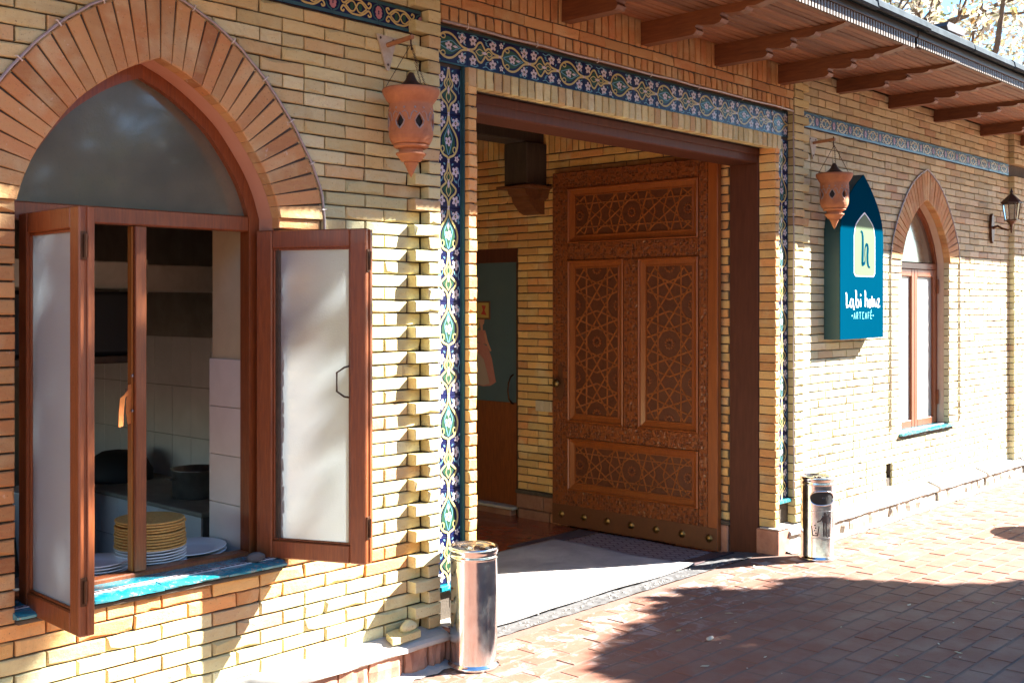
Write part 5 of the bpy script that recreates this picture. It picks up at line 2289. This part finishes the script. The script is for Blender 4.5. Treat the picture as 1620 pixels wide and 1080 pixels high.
def copy_tree(o, loc, label, parent=None):
    c = o.copy()
    if parent is None:
        c.location = loc
        c['label'] = label
    else:
        c.parent = parent
    COL.objects.link(c)
    for ch in list(o.children):
        copy_tree(ch, None, None, c)
    return c


def finish(root, loc):
    root.location = loc


lan = thing('hanging_lantern', 'pierced terracotta lantern hanging by chains left of the doorway', 'lantern', (0, 0, 0), 'terracotta lanterns hung beside the doorway')
lantern_parts(lan)
bpy.context.view_layer.update()
copy_tree(lan, (8.675, -0.205, 2.615), 'pierced terracotta lantern hanging by chains beside the blue sign')
lan.location = (3.945, -0.2, 2.65)
br = thing('lantern_bracket', 'triangular wall bracket with rod holding the lantern left of the doorway', 'bracket', (0, 0, 0), 'brackets holding the terracotta lanterns')
bracket_parts(br)
copy_tree(br, (8.675, 0.0, 3.352), 'triangular wall bracket with rod holding the lantern beside the blue sign')
br.location = (3.945, 0.0, 3.375)
for o in (lan, br):
    if o.children:
        pass

# ------------------------------------------------------------------ bronze carriage lamp on the far wall
lp = thing('wall_lamp', 'bronzed carriage lamp with glass panes on the far right wall', 'wall lamp', (12.82, 0, 2.9))
b = MB()
b.prism([(12.78, -.003, z) for z in ()] or [(12.77, -.004, 2.70), (12.80, -.004, 2.67), (12.83, -.004, 2.70), (12.85, -.004, 2.86), (12.83, -.004, 2.97), (12.80, -.004, 3.0), (12.77, -.004, 2.97), (12.75, -.004, 2.86)], (0, -.03, 0))
b.build('back_plate', 'copper_iron', lp)
LX, LY = 12.80, -0.23
b = MB()
b.tube([(12.80, -.03, 2.84), (12.80, -.08, 2.86), (12.80, -.13, 2.83), (12.80, -.19, 2.81), (LX, LY, 2.82), (LX, LY, 2.86)], [.018, .013, .012, .012, .014, .016], 8)
b.tube([(LX, LY, 2.83), (LX, LY, 2.775)], [.016, .006], 8)
b.build('arm', 'copper_iron', lp)
b = MB()
b.lathe([(.015, 2.84), (.02, 2.87), (.055, 2.905), (.078, 2.91), (.078, 2.922), (0, 2.922)], (LX, LY, 0), 6)
b.build('base_cup', 'copper_iron', lp)
b = MB()
b.lathe([(.066, 2.923), (.092, 3.10)], (LX, LY, 0), 6)
b.build('glass', 'glass', lp)
for k in range(6):
    a = 2 * math.pi * k / 6
    b = MB()
    b.tube([(LX + .067 * math.cos(a), LY + .067 * math.sin(a), 2.92), (LX + .085 * math.cos(a), LY + .085 * math.sin(a), 3.03), (LX + .093 * math.cos(a), LY + .093 * math.sin(a), 3.102)], 0.0055, 5)
    b.build('glazing_bar', 'copper_iron', lp)
b = MB()
b.lathe([(.112, 3.10), (.112, 3.115), (.085, 3.14), (.04, 3.185), (.018, 3.20), (.012, 3.215), (.02, 3.225), (.012, 3.24), (.004, 3.27), (0, 3.275)], (LX, LY, 0), 6)
b.build('cap', 'iron', lp)

# ------------------------------------------------------------------ blue sign
sg = thing('cafe_sign', 'pointed blue box sign with white cafe lettering and pale green emblem', 'sign', (9.31, 0, 1.69))
SYF = -0.152
sh = [(8.888, 1.686), (9.728, 1.692), (9.728, 2.60)] + [(p.x, p.y) for p in catmull([(9.728, 2.60, 0), (9.70, 2.72, 0), (9.62, 2.86, 0), (9.48, 3.01, 0), (9.335, 3.13, 0)], 5)][1:] + [(p.x, p.y) for p in catmull([(9.335, 3.13, 0), (9.15, 3.01, 0), (9.0, 2.86, 0), (8.915, 2.72, 0), (8.888, 2.60, 0)], 5)][1:]
b = MB()
b.prism([(x, SYF + .006, z) for x, z in sh], (0, 0.144, 0))
b.build('box', 'sign_side', sg)
b = MB()
b.prism([(x, SYF, z) for x, z in sh], (0, 0.0055, 0))
b.build('face_panel', 'sign_blue', sg)


def niche(cx, hw, zb, zs, zt, r=0.02):
    R_ = [(cx + hw - r, zb), (cx + hw, zb + r), (cx + hw, zs)] + [(p.x, p.y) for p in catmull([(cx + hw, zs, 0), (cx + hw * .86, lerp(zs, zt, .42), 0), (cx + hw * .5, lerp(zs, zt, .72), 0), (cx, zt, 0)], 5)][1:]
    L_ = [(2 * cx - x, z) for x, z in reversed(R_[:-1])]
    return R_ + L_


b = MB()
b.prism([(x, SYF - .0005, z) for x, z in niche(9.347, 0.207, 2.232, 2.585, 2.80, .03)], (0, -0.002, 0))
b.build('emblem_border', 'white_paint', sg)
b = MB()
b.prism([(x, SYF - .0028, z) for x, z in niche(9.347, 0.196, 2.243, 2.582, 2.785, .026)], (0, -0.002, 0))
b.build('emblem', 'sign_green', sg)


def stroke(b, pts, w, y, curve=True, x0=0.0, z0=0.0, sx=1.0, sz=1.0):
    """brush stroke with varying width"""
    ws = w if isinstance(w, (list, tuple)) else [w] * len(pts)
    P3 = [(x0 + p[0] * sx, z0 + p[1] * sz, ww) for p, ww in zip(pts, ws)]
    Q = catmull(P3, 6) if curve and len(P3) > 2 else [Vector(p) for p in P3]
    L_, R_ = [], []
    for i, p in enumerate(Q):
        t = Q[min(i + 1, len(Q) - 1)] - Q[max(i - 1, 0)]
        n_ = Vector((-t.y, t.x, 0))
        n_ = n_.normalized() if n_.length > 1e-9 else Vector((1, 0, 0))
        L_.append((p.x + n_.x * p.z, y, p.y + n_.y * p.z))
        R_.append((p.x - n_.x * p.z, y, p.y - n_.y * p.z))
    l0 = [b.vert(p) for p in L_]
    r0 = [b.vert(p) for p in R_]
    l1 = [b.vert((p[0], p[1] - .0018, p[2])) for p in L_]
    r1 = [b.vert((p[0], p[1] - .0018, p[2])) for p in R_]
    for i in range(len(Q) - 1):
        b.face([l1[i], l1[i + 1], r1[i + 1], r1[i]])
        b.face([l0[i], l0[i + 1], l1[i + 1], l1[i]])
        b.face([r0[i], r1[i], r1[i + 1], r0[i + 1]])


b = MB()
ye = SYF - .005
kx, kz, ox, oz = 0.40, 0.30, 9.147, 2.232
e = lambda pts: [(p[0] * kx, p[1] * kz * 1.0) for p in pts]
stroke(b, [(9.262, 2.625), (9.288, 2.62), (9.302, 2.58), (9.304, 2.50), (9.300, 2.40), (9.297, 2.345)], [.006, .012, .016, .018, .019, .018], ye)
stroke(b, [(9.285, 2.337), (9.31, 2.340), (9.34, 2.352), (9.352, 2.38)], [.012, .014, .012, .004], ye)
stroke(b, [(9.352, 2.38), (9.345, 2.44), (9.352, 2.49), (9.372, 2.515), (9.395, 2.51)], [.004, .005, .008, .013, .014], ye)
stroke(b, [(9.395, 2.522), (9.402, 2.48), (9.396, 2.42), (9.400, 2.36), (9.418, 2.325), (9.448, 2.315)], [.010, .018, .018, .017, .012, .005], ye)
b.build('emblem_letter', 'sign_blue', sg)
# wordmark
b = MB()
yl = SYF - .0005
S_ = dict(x0=8.985, z0=1.962, sx=0.665 / 8.4, sz=0.077)


def W(pts, w=0.0085, curve=True, dx=0.0):
    stroke(b, [(p[0] + dx, p[1]) for p in pts], w, yl, curve, **S_)


TK, TN = 0.0088, 0.0045
b = MB()
W([(0.0, 1.62), (.18, 1.5), (.2, .9), (.2, .2)], [.004, .009, TK, TK])
W([(.15, .08), (.45, .1), (.85, .2)], [.008, TK, .006])
b.build('letter', 'white_paint', sg)
b = MB()
W([(1.75, .85), (1.35, .95), (1.1, .6), (1.15, .15), (1.45, .05), (1.75, .4)], [TN, TN, TK, TK, TN, TN])
W([(1.78, .95), (1.78, .4), (1.95, -.15), (2.05, -.25)], [TN, TK, .009, .003])
b.build('letter', 'white_paint', sg)
b = MB()
W([(2.3, 1.9), (2.5, 1.75), (2.52, 1.0), (2.5, .2)], [.004, .009, TK, TK])
W([(2.5, .1), (2.9, 0.05), (3.15, .4), (3.0, .85), (2.6, .8)], [TN, TK, TK, TN, TN])
b.build('letter', 'white_paint', sg)
b = MB()
W([(3.55, .95), (3.6, .5), (3.6, .05)], [.006, TK, TK])
b.build('letter', 'white_paint', sg)
b = MB()
W([(3.5, 1.35), (3.68, 1.42)], [.009, .009], False)
b.build('letter_dot', 'white_paint', sg)
b = MB()
W([(4.55, 1.9), (4.75, 1.75), (4.77, 1.0), (4.75, .05)], [.004, .009, TK, TK])
W([(4.8, .6), (5.05, .95), (5.3, .85), (5.32, .4), (5.4, 0.0)], [TN, TN, TK, TK, .006])
b.build('letter', 'white_paint', sg)
b = MB()
W([(5.95, .92), (5.65, .6), (5.75, .1), (6.1, .05), (6.25, .5), (6.0, .92)], [TN, TK, TK, TN, TK, TN])
b.build('letter', 'white_paint', sg)
b = MB()
W([(6.4, 1.3), (6.45, 1.0), (6.65, .05)], [.004, .008, TK])
W([(6.65, .05), (6.85, .5), (6.9, 1.0)], [TK, TN, TN])
b.build('letter', 'white_paint', sg)
b = MB()
W([(7.05, .95), (7.08, .4), (7.3, .08), (7.5, .35), (7.55, .95)], [TN, TK, TN, TN, TK])
W([(7.55, .95), (7.56, .4), (7.62, .05)], [TK, TK, TK])
b.build('letter', 'white_paint', sg)
b = MB()
W([(7.85, .92), (8.35, .95)], [TK, .008], False)
W([(8.35, .92), (7.9, .1)], [TN, TN], False)
W([(7.85, .06), (8.45, .12)], [TK, .007], False)
b.build('letter', 'white_paint', sg)

b = MB()
T_ = dict(x0=9.098, z0=1.862, sx=0.0475, sz=0.056)


def Z(pts, w=0.0026, dx=0.0):
    stroke(b, [(p[0] + dx, p[1]) for p in pts], w, yl, False, **T_)


Z([(0, .5), (.35, .5)], .006)
q = .85
Z([(0, 0), (.3, 1)], dx=q)
Z([(.3, 1), (.6, 0)], dx=q)
Z([(.12, .35), (.48, .35)], dx=q)
q += 1.15
for s_ in ([(0, 0), (0, 1)], [(0, 1), (.45, 1)], [(.45, 1), (.45, .5)], [(.45, .5), (0, .5)], [(.2, .5), (.5, 0)]):
    Z(s_, dx=q)
q += 1.05
Z([(0, 1), (.7, 1)], dx=q)
Z([(.35, 1), (.35, 0)], dx=q)
q += 1.35
for s_ in ([(.55, 1), (0, 1)], [(0, 1), (0, 0)], [(0, 0), (.55, 0)]):
    Z(s_, dx=q)
q += 1.1
Z([(0, 0), (.3, 1)], dx=q)
Z([(.3, 1), (.6, 0)], dx=q)
Z([(.12, .35), (.48, .35)], dx=q)
q += 1.15
for s_ in ([(0, 0), (0, 1)], [(0, 1), (.5, 1)], [(0, .5), (.4, .5)]):
    Z(s_, dx=q)
q += 1.05
for s_ in ([(0, 0), (0, 1)], [(0, 1), (.5, 1)], [(0, .5), (.4, .5)], [(0, 0), (.5, 0)], [(.15, 1.18), (.42, 1.42)]):
    Z(s_, dx=q)
q += .95
Z([(0, .5), (.35, .5)], .006, dx=q)
tag(b.build('subtitle_lettering', 'cyan_paint', sg), kind='stuff')

# ------------------------------------------------------------------ steel bins
def bin_body(root, ang, r=0.13, h=0.65):
    b = MB()
    b.smooth = True
    b.lathe([(r + .012, 0), (r + .014, .006), (r + .013, .018), (r + .001, .026), (r, .03), (r, h - .065)], (0, 0, 0), 64)
    b.build('barrel', 'steel', root)
    b = MB()
    b.smooth = True
    b.lathe([(r, h - .0648), (r + .003, h - .06), (r + .003, h - .05), (r + .001, h - .046), (r + .001, h - .03), (r + .005, h - .026), (r + .006, h - .006), (r + .003, h), (r - .008, h), (r - .012, h - .008), (r - .02, h - .01), (.035, h - .014), (.03, h - .004), (0, h - .002)], (0, 0, 0), 64)
    b.build('lid', 'steel', root)
    for k in range(5):
        b = MB()
        a = k * 2 * math.pi / 5 + .3
        pts = []
        for i in range(10):
            t = 2 * math.pi * i / 10
            u, v = .075 + math.cos(t) * .014, math.sin(t) * .026
            pts.append((u * math.cos(a) - v * math.sin(a), u * math.sin(a) + v * math.cos(a), h - .0105))
        b.prism(pts, (0, 0, .001))
        b.build('ash_slot', 'black', root)
    if ang is not None:
        def on(s, z, d):
            a = ang + s / r
            return ((r + d) * math.cos(a), (r + d) * math.sin(a), z)
        ring = []
        for i in range(40):
            t = 2 * math.pi * i / 40
            c, s_ = math.cos(t), math.sin(t)
            ring.append((math.copysign(abs(c) ** .75, c) * .098, math.copysign(abs(s_) ** .8, s_) * .054))
        b = MB()
        zc = h * .755
        rows = [[b.vert(on(s * f, zc + z * f, .0012)) for s, z in ring] for f in (1.0, .75, .5, .25)]
        for r0, r1 in zip(rows, rows[1:]):
            for i in range(40):
                b.face([r0[i], r0[(i + 1) % 40], r1[(i + 1) % 40], r1[i]])
        b.face(rows[-1])
        b.build('opening', 'black', root)  # flat black patch painted for the darkness of the hole
        b = MB()
        b.smooth = True
        pth = [on(s, zc + z, .002) for s, z in ring]
        b.tube(pth + [pth[0], pth[1]], .0055, 7, caps=False)
        b.build('opening_rim', 'steel', root)
        # litter pictogram
        b = MB()

        def shape(pts):
            n_ = len(pts)
            tr = tessellate_polygon([[Vector((p[0], p[1], 0)) for p in pts]])
            ids = [b.vert(on(p[0], p[1], .0012)) for p in pts]
            for t in tr:
                b.face([ids[i] for i in t])

        def seg(p, q, w):
            d = Vector((q[0] - p[0], q[1] - p[1]))
            m_ = max(1, int(d.length / .012))
            n_ = Vector((-d.y, d.x)).normalized() * w
            for i in range(m_):
                a_, c_ = Vector(p) + d * i / m_, Vector(p) + d * (i + 1) / m_
                shape([(a_ + n_), (c_ + n_), (c_ - n_), (a_ - n_)])
        Z0 = h * .30
        k = .185
        X0 = .018
        shape([(X0 + .012 * math.cos(t * .7854), Z0 + k * .93 + .012 * math.sin(t * .7854)) for t in range(8)])
        for (xa, za, xb, zb, w_) in ((-.014, .60, -.014, .86, .009), (.0, .60, .0, .86, .010), (.013, .60, .013, .86, .009), (-.010, 0.0, -.010, .6, .0058), (.010, 0.0, .010, .6, .0058), (.027, .52, .025, .84, .0045), (-.016, .83, -.036, .66, .0048), (-.036, .66, -.062, .60, .0042)):
            seg((X0 + xa, Z0 + za * k), (X0 + xb, Z0 + zb * k), w_)
        for (xa, za, xb, zb, w_) in ((-.105, .42, -.094, .03, .004), (-.094, .03, -.058, .03, .004), (-.058, .03, -.047, .42, .004)):
            seg((X0 + xa, Z0 + za * k), (X0 + xb, Z0 + zb * k), w_)
        for (xa, za) in ((-.078, .46), (-.072, .34), (-.08, .24), (-.07, .13)):
            shape([(X0 + xa - .006, Z0 + za * k - .005), (X0 + xa + .006, Z0 + za * k - .004), (X0 + xa + .005, Z0 + za * k + .006), (X0 + xa - .005, Z0 + za * k + .005)])
        b.build('litter_pictogram', 'pictogram', root)
        b = MB()
        for z in (h * .275, h * .60):
            b.tube([on(s * .01, z, .0006) for s in range(-12, 13)], .0012, 4)
        b.build('sticker_edge', 'steel_dark', root)


b1 = thing('litter_bin', 'polished steel cylinder bin left of the doorway without pictogram', 'bin', (0, 0, 0))
bin_body(b1, None, 0.13, 0.658)
b1.location = (4.385, -0.225, 0.002)
b2 = thing('litter_bin', 'polished steel bin with litter pictogram right of the doorway', 'bin', (0, 0, 0))
bin_body(b2, math.atan2(-4.2, -8.05) + 0.33, 0.128, 0.645)
b2.location = (8.07, -0.365, 0.002)
for o in (b1, b2):
    o.rotation_euler = (0.006, -0.004, 0)

# ------------------------------------------------------------------ cloth and mat in the doorway
def wavy_sheet(name, mat, x0, x1, y0, y1, z, th, amp, nx=46, ny=26, skew=0.0, seed=1, par=None):
    q = random.Random(seed)
    ph = [(q.uniform(0, 6), q.uniform(2, 9), q.uniform(2, 9)) for _ in range(6)]
    f = lambda x, y: z(x, y) + sum(amp / 3 * math.sin(p + a * x + b_ * y) for p, a, b_ in ph) + amp
    b = MB()
    b.smooth = True
    top, bot = [], []
    for j in range(ny + 1):
        for i in range(nx + 1):
            x = lerp(x0, x1, i / nx)
            y = lerp(y0, y1, j / ny)
            ex = 0.012 * math.sin(x * 5 + seed) * (1 if j in (0, ny) else 0)
            xx = x + skew * (y - y0) + (0.01 * math.sin(y * 6) if i in (0, nx) else 0)
            top.append(b.vert((xx, y + ex, f(x, y) + th)))
            bot.append(b.vert((xx, y + ex, f(x, y) - amp)))
    W_ = nx + 1
    for j in range(ny):
        for i in range(nx):
            a = j * W_ + i
            b.face([top[a], top[a + 1], top[a + W_ + 1], top[a + W_]])
            b.face([bot[a], bot[a + W_], bot[a + W_ + 1], bot[a + 1]])
    edge = [i for i in range(W_)] + [W_ * j + nx for j in range(1, ny + 1)] + [W_ * ny + i for i in range(nx - 1, -1, -1)] + [W_ * j for j in range(ny - 1, 0, -1)]
    for i in range(len(edge)):
        k = (i + 1) % len(edge)
        b.face([top[edge[i]], top[edge[k]], bot[edge[k]], bot[edge[i]]])
    return b.build(name, mat, par)


fz = lambda x, y: lerp(0.002, -0.056, min(1, max(0, (y - .05) / .38)) ** .8) + 0.004
pm_ = thing('floor_mat', 'dark bordered lattice patterned mat under the open carved door', 'mat', (7.5, 1.1, -0.05))
wavy_sheet('mat_field', 'mat', 6.9, 7.86, 0.46, 1.66, fz, 0.006, 0.0015, 20, 20, seed=5, par=pm_)
wavy_sheet('mat_border', 'mat_border', 6.9, 7.86, 1.662, 1.86, fz, 0.006, 0.0015, 20, 6, seed=6, par=pm_)
wavy_sheet('mat_border', 'mat_border', 6.9, 7.90, 0.28, 0.458, fz, 0.006, 0.002, 20, 6, seed=7, par=pm_)
cl = wavy_sheet('floor_cloth', 'cloth', 4.66, 7.28, 0.245, 1.72, lambda x, y: fz(x, y) + 0.009, 0.006, 0.006, 60, 34, skew=0.045, seed=3)
tag(cl, 'big white cloth spread on the passage floor, its front edge in sun', 'cloth')

# crumbs on the threshold, leaf litter on the paving, brick fragments on the ledge
mb = MB()
for i in range(130):
    x, y = rng.uniform(4.6, 7.6), rng.triangular(0.03, 0.3, 0.07)
    s = rng.uniform(.003, .011)
    z = lerp(0.004, -0.045, min(1, (y - .02) / .4) ** .8)
    mb.box(x, x + s * rng.uniform(.8, 2), y, y + s, z, z + s * .7, s * .25)
o = mb.build('cement_crumbs', 'cement')
tag(o, kind='stuff')
mb = MB()
for i in range(150):
    x, y = rng.uniform(4.2, 12), rng.uniform(-2.8, -0.12)
    if i % 3 == 0:
        x, y = rng.uniform(8.3, 13.5), -0.14 - abs(rng.gauss(0, .07))
    s = rng.choice((.006, .009, .012, .016, .024))
    a = rng.uniform(0, 6.28)
    P_ = [(math.cos(t) * s * k_, math.sin(t) * s * .45 * k_) for t, k_ in ((0, 1.2), (1.2, 1), (2.2, .9), (3.14, 1.1), (4.2, .9), (5.2, 1))]
    mb.prism([(x + u * math.cos(a) - v * math.sin(a), y + u * math.sin(a) + v * math.cos(a), .004 + rng.uniform(0, .004)) for u, v in P_], (0, 0, .0015))
o = mb.build('fallen_leaves', 'leaf_pale')
tag(o, kind='stuff')
fb = thing('brick_fragment', 'flat broken brick slab lying on the cement ledge behind the plain bin', 'brick fragment', (4.02, -0.055, 0.185))
mb = MB()
q = random.Random(3)
mb.prism([(3.905, -.10, .188), (3.95, -.105, .186), (4.03, -.10, .187), (4.11, -.095, .188), (4.12, -.05, .198), (4.09, -.02, .203), (3.98, -.015, .204), (3.92, -.03, .201)], (0, 0.0, .034))
mb.build('slab', 'brick', fb)
f2 = thing('brick_fragment', 'small rough brick chunk lying on top of the flat slab on the ledge', 'brick fragment', (4.04, -0.05, 0.22))
lump('chunk', 'brick', f2, (4.055, -.055, .252), .036, 11, (1.45, .85, .85))
nt = thing('paper_scrap', 'small crumpled beige scrap on the shaded paving', 'litter', (5.6, -0.95, 0.0))
lump('scrap', 'stone_pale', nt, (5.66, -0.93, .012), .02, 21, (1.6, .8, .5))

# ------------------------------------------------------------------ trees
def leaf_quads(mb, pts, size, r):
    for p in pts:
        a = r.uniform(0, 6.283)
        n_ = Vector((r.gauss(0, 1), r.gauss(0, 1), r.gauss(0, 1) + .4)).normalized()
        u = n_.orthogonal().normalized()
        u = (u * math.cos(a) + n_.cross(u) * math.sin(a)).normalized()
        w = n_.cross(u)
        s = size * r.uniform(.6, 1.35)
        P_ = Vector(p)
        mb.poly([P_ - u * s * .62, P_ + w * s * .34 + n_ * s * .06, P_ + u * s * .66, P_ - w * s * .34 + n_ * s * .06])


def limb(mb, p, d, L, r0, r, depth, ends):
    pts, rad = [p.copy()], [r0]
    n_ = 5
    q = p.copy()
    dd = d.normalized()
    for i in range(n_):
        dd = (dd + Vector((r.gauss(0, .13), r.gauss(0, .13), r.gauss(0, .10) + .04))).normalized()
        q = q + dd * L / n_
        pts.append(q.copy())
        rad.append(max(.008, r0 * (1 - .62 * (i + 1) / n_)))
    mb.tube(pts, rad, 6)
    if depth == 0:
        ends += pts[2:]
        return
    for k in range(r.randint(3, 4)):
        i = r.randint(2, n_)
        nd = (dd + Vector((r.gauss(0, .75), r.gauss(0, .75), r.gauss(.1, .5)))).normalized()
        limb(mb, pts[i], nd, L * r.uniform(.55, .75), rad[i] * .7, r, depth - 1, ends)
    ends += pts[3:]


def tree(label, base, h, spread, seed, mat, n_leaf, leaf, group, clump=.5):
    r = random.Random(seed)
    t = thing('tree', label, 'tree', base, group)
    mb = MB()
    ends = []
    p = Vector(base)
    trunk = [p, p + Vector((r.uniform(-.15, .15), r.uniform(-.15, .15), h * .22)), p + Vector((r.uniform(-.3, .3), r.uniform(-.3, .3), h * .42))]
    mb.tube(trunk, [h * .024, h * .019, h * .015], 9)
    for k in range(6):
        a = 2 * math.pi * k / 6 + r.uniform(-.3, .3)
        st = trunk[1].lerp(trunk[2], r.uniform(.2, 1.0))
        limb(mb, st, Vector((math.cos(a) * spread, math.sin(a) * spread, r.uniform(.7, 1.3))), h * r.uniform(.30, .42), h * .010, r, 2, ends)
    limb(mb, trunk[2], Vector((0, 0, 1)), h * .4, h * .013, r, 2, ends)
    mb.build('trunk', 'bark', t)
    mb = MB()
    pts = []
    for i in range(n_leaf):
        e = ends[r.randrange(len(ends))]
        pts.append(e + Vector((r.gauss(0, clump), r.gauss(0, clump), r.gauss(0, clump * .8))))
    leaf_quads(mb, pts, leaf, r)
    mb.build('crown', mat, t)


GB = 'pale autumn trees behind the roof'
tree('pale leaved autumn tree behind the roof, at its left end beside open sky', (19.5, 6.5, 0), 11.0, .8, 3, 'leaf_pale', 6500, .125, GB, .26)
tree('dense pale autumn tree behind the roof at the far right edge', (24.0, 5.2, 0), 12.5, .9, 8, 'leaf_pale', 10500, .13, GB, .3)
tree('tall pale autumn tree rising behind the roof vent', (24.5, 10.5, 0), 13.5, .8, 12, 'leaf_pale', 9000, .14, GB, .3)

# the tree that shades the paving and the big window: stands to the right of the view
BND = [(2.6, -3.0), (3.6, -1.9), (4.3, -1.25), (4.66, -.96), (4.97, -.755), (5.16, -.62), (5.38, -.50), (5.69, -.44), (5.86, -.39), (6.17, -.22), (6.74, -.25), (7.118, -.403), (7.479, -.71), (7.666, -1.102), (7.901, -1.462), (8.284, -1.849), (9.2, -2.3), (11.0, -2.6), (13, -3.4)]


def bound(x):
    for a, c in zip(BND, BND[1:]):
        if a[0] <= x <= c[0]:
            return lerp(a[1], c[1], (x - a[0]) / (c[0] - a[0]))
    return -9


sh_t = thing('tree', 'leafy green tree whose low crown shades the brick paving', 'tree', (11.4, -6.6, 0))
r = random.Random(5)
mb = MB()
ends = []
tp = [Vector((11.4, -6.6, 0)), Vector((11.3, -6.6, 1.5)), Vector((11.2, -6.5, 3.0))]
mb.tube(tp, [.2, .17, .14], 10)
for k in range(7):
    a = 2 * math.pi * k / 7
    limb(mb, tp[2] - Vector((0, 0, r.uniform(0, .5))), Vector((math.cos(a), math.sin(a), .35)), 1.9, .07, r, 1, ends)
mb.build('trunk', 'bark', sh_t)
mb = MB()
pts = []
clumps = []
while len(clumps) < 2300:
    gx, gy = r.uniform(3.2, 12.8), r.uniform(-7.2, -.1)
    bd = bound(gx)
    if gy > bd - .06:
        continue
    near = bd - gy
    if r.random() < 0.03:
        continue
    clumps.append((gx, gy, r.uniform(3.3, 5.2), near))
for (gx, gy, z, near) in clumps:
    for i in range(19):
        zz = z + r.gauss(0, .22)
        sp = .15 if near > .35 else .09
        x_, y_ = gx + r.gauss(0, sp), gy + r.gauss(0, sp)
        if y_ > bound(x_) + .05:
            continue
        p = (x_ + 1.186 * zz, y_ - .775 * zz, zz)
        if in_frame(p, 60):
            continue
        pts.append(p)
leaf_quads(mb, pts, .21, r)
mb.build('crown', 'leaf_green', sh_t)

sp_t = thing('tree', 'tall sparse tree that dapples the big window with shade', 'tree', (11.8, -8.6, 0))
mb = MB()
ends = []
tp = [Vector((11.8, -8.6, 0)), Vector((11.7, -8.3, 2.5)), Vector((11.2, -7.4, 5.2)), Vector((10.7, -6.6, 7.2))]
mb.tube(tp, [.2, .17, .12, .07], 10)
mb.build('trunk', 'bark', sp_t)
mb = MB()
pts = []
cl_ = []
while len(cl_) < 125:
    wx, wz = r.uniform(.6, 3.35), r.uniform(-.2, 2.5)
    dens = 1.0 if wx < 2.15 else (.36 if wx < 2.75 else .16)
    if wz < .75:
        dens *= .34
    if r.random() < dens:
        cl_.append((wx, wz, r.uniform(4.6, 7.0)))
cl_ += [(3.28, 2.02, 4.8), (3.2, 1.97, 4.9), (3.12, 1.95, 4.8), (3.03, 1.92, 4.9), (2.95, 1.88, 4.8), (2.9, 1.8, 4.9), (3.22, 1.88, 4.8), (2.62, 1.2, 5.5), (2.55, 1.0, 5.4), (2.55, 2.12, 5.5), (2.72, 1.98, 5.2), (2.86, 2.02, 5.4), (3.0, 2.22, 5.2), (3.75, 2.44, 5.3), (3.62, 2.3, 5.0)]
for (wx, wz, d) in cl_:
    for i in range(11):
        dd = d + r.gauss(0, .25)
        a_, c_ = wx + r.gauss(0, .085), wz + r.gauss(0, .10)
        p = (a_ + 1.53 * dd, -dd, c_ + 1.29 * dd)
        if not in_frame(p, 60):
            pts.append(p)
leaf_quads(mb, pts, .14, r)
mb.build('crown', 'leaf_green', sp_t)

# round café table just out of view, whose shadow lies on the paving
ctb = thing('round_table', 'round dark table on a pedestal whose shadow lies on the sunny paving', 'table', (11.05, -1.92, 0))
mb = MB()
mb.lathe([(0, .72), (.37, .72), (.38, .73), (.38, .745), (.37, .75), (0, .75)], (11.05, -1.92, 0), 40)
mb.build('tabletop', 'frame_wood', ctb)
mb = MB()
mb.lathe([(.03, .02), (.03, .72)], (11.05, -1.92, 0), 12)
mb.build('pedestal', 'iron', ctb)
mb = MB()
mb.lathe([(0, .0), (.22, .0), (.22, .015), (.03, .03), (0, .03)], (11.05, -1.92, 0), 24)
mb.build('foot', 'iron', ctb)

# unseen leaf belt added behind the camera to block low sky light
r = random.Random(77)
mb = MB()
pts = []
for i in range(5200):
    x = r.uniform(-34, 20)
    top = 8.5 + 1.8 * math.sin(x * .45) + 1.2 * math.sin(x * 1.13 + 1)
    pts.append((x, -15 - abs(r.gauss(0, 1.6)), r.uniform(0.2, 1) ** .8 * top))
leaf_quads(mb, pts, .75, r)
o = mb.build('sky_block_leaves', 'leaf_green')
tag(o, kind='stuff')
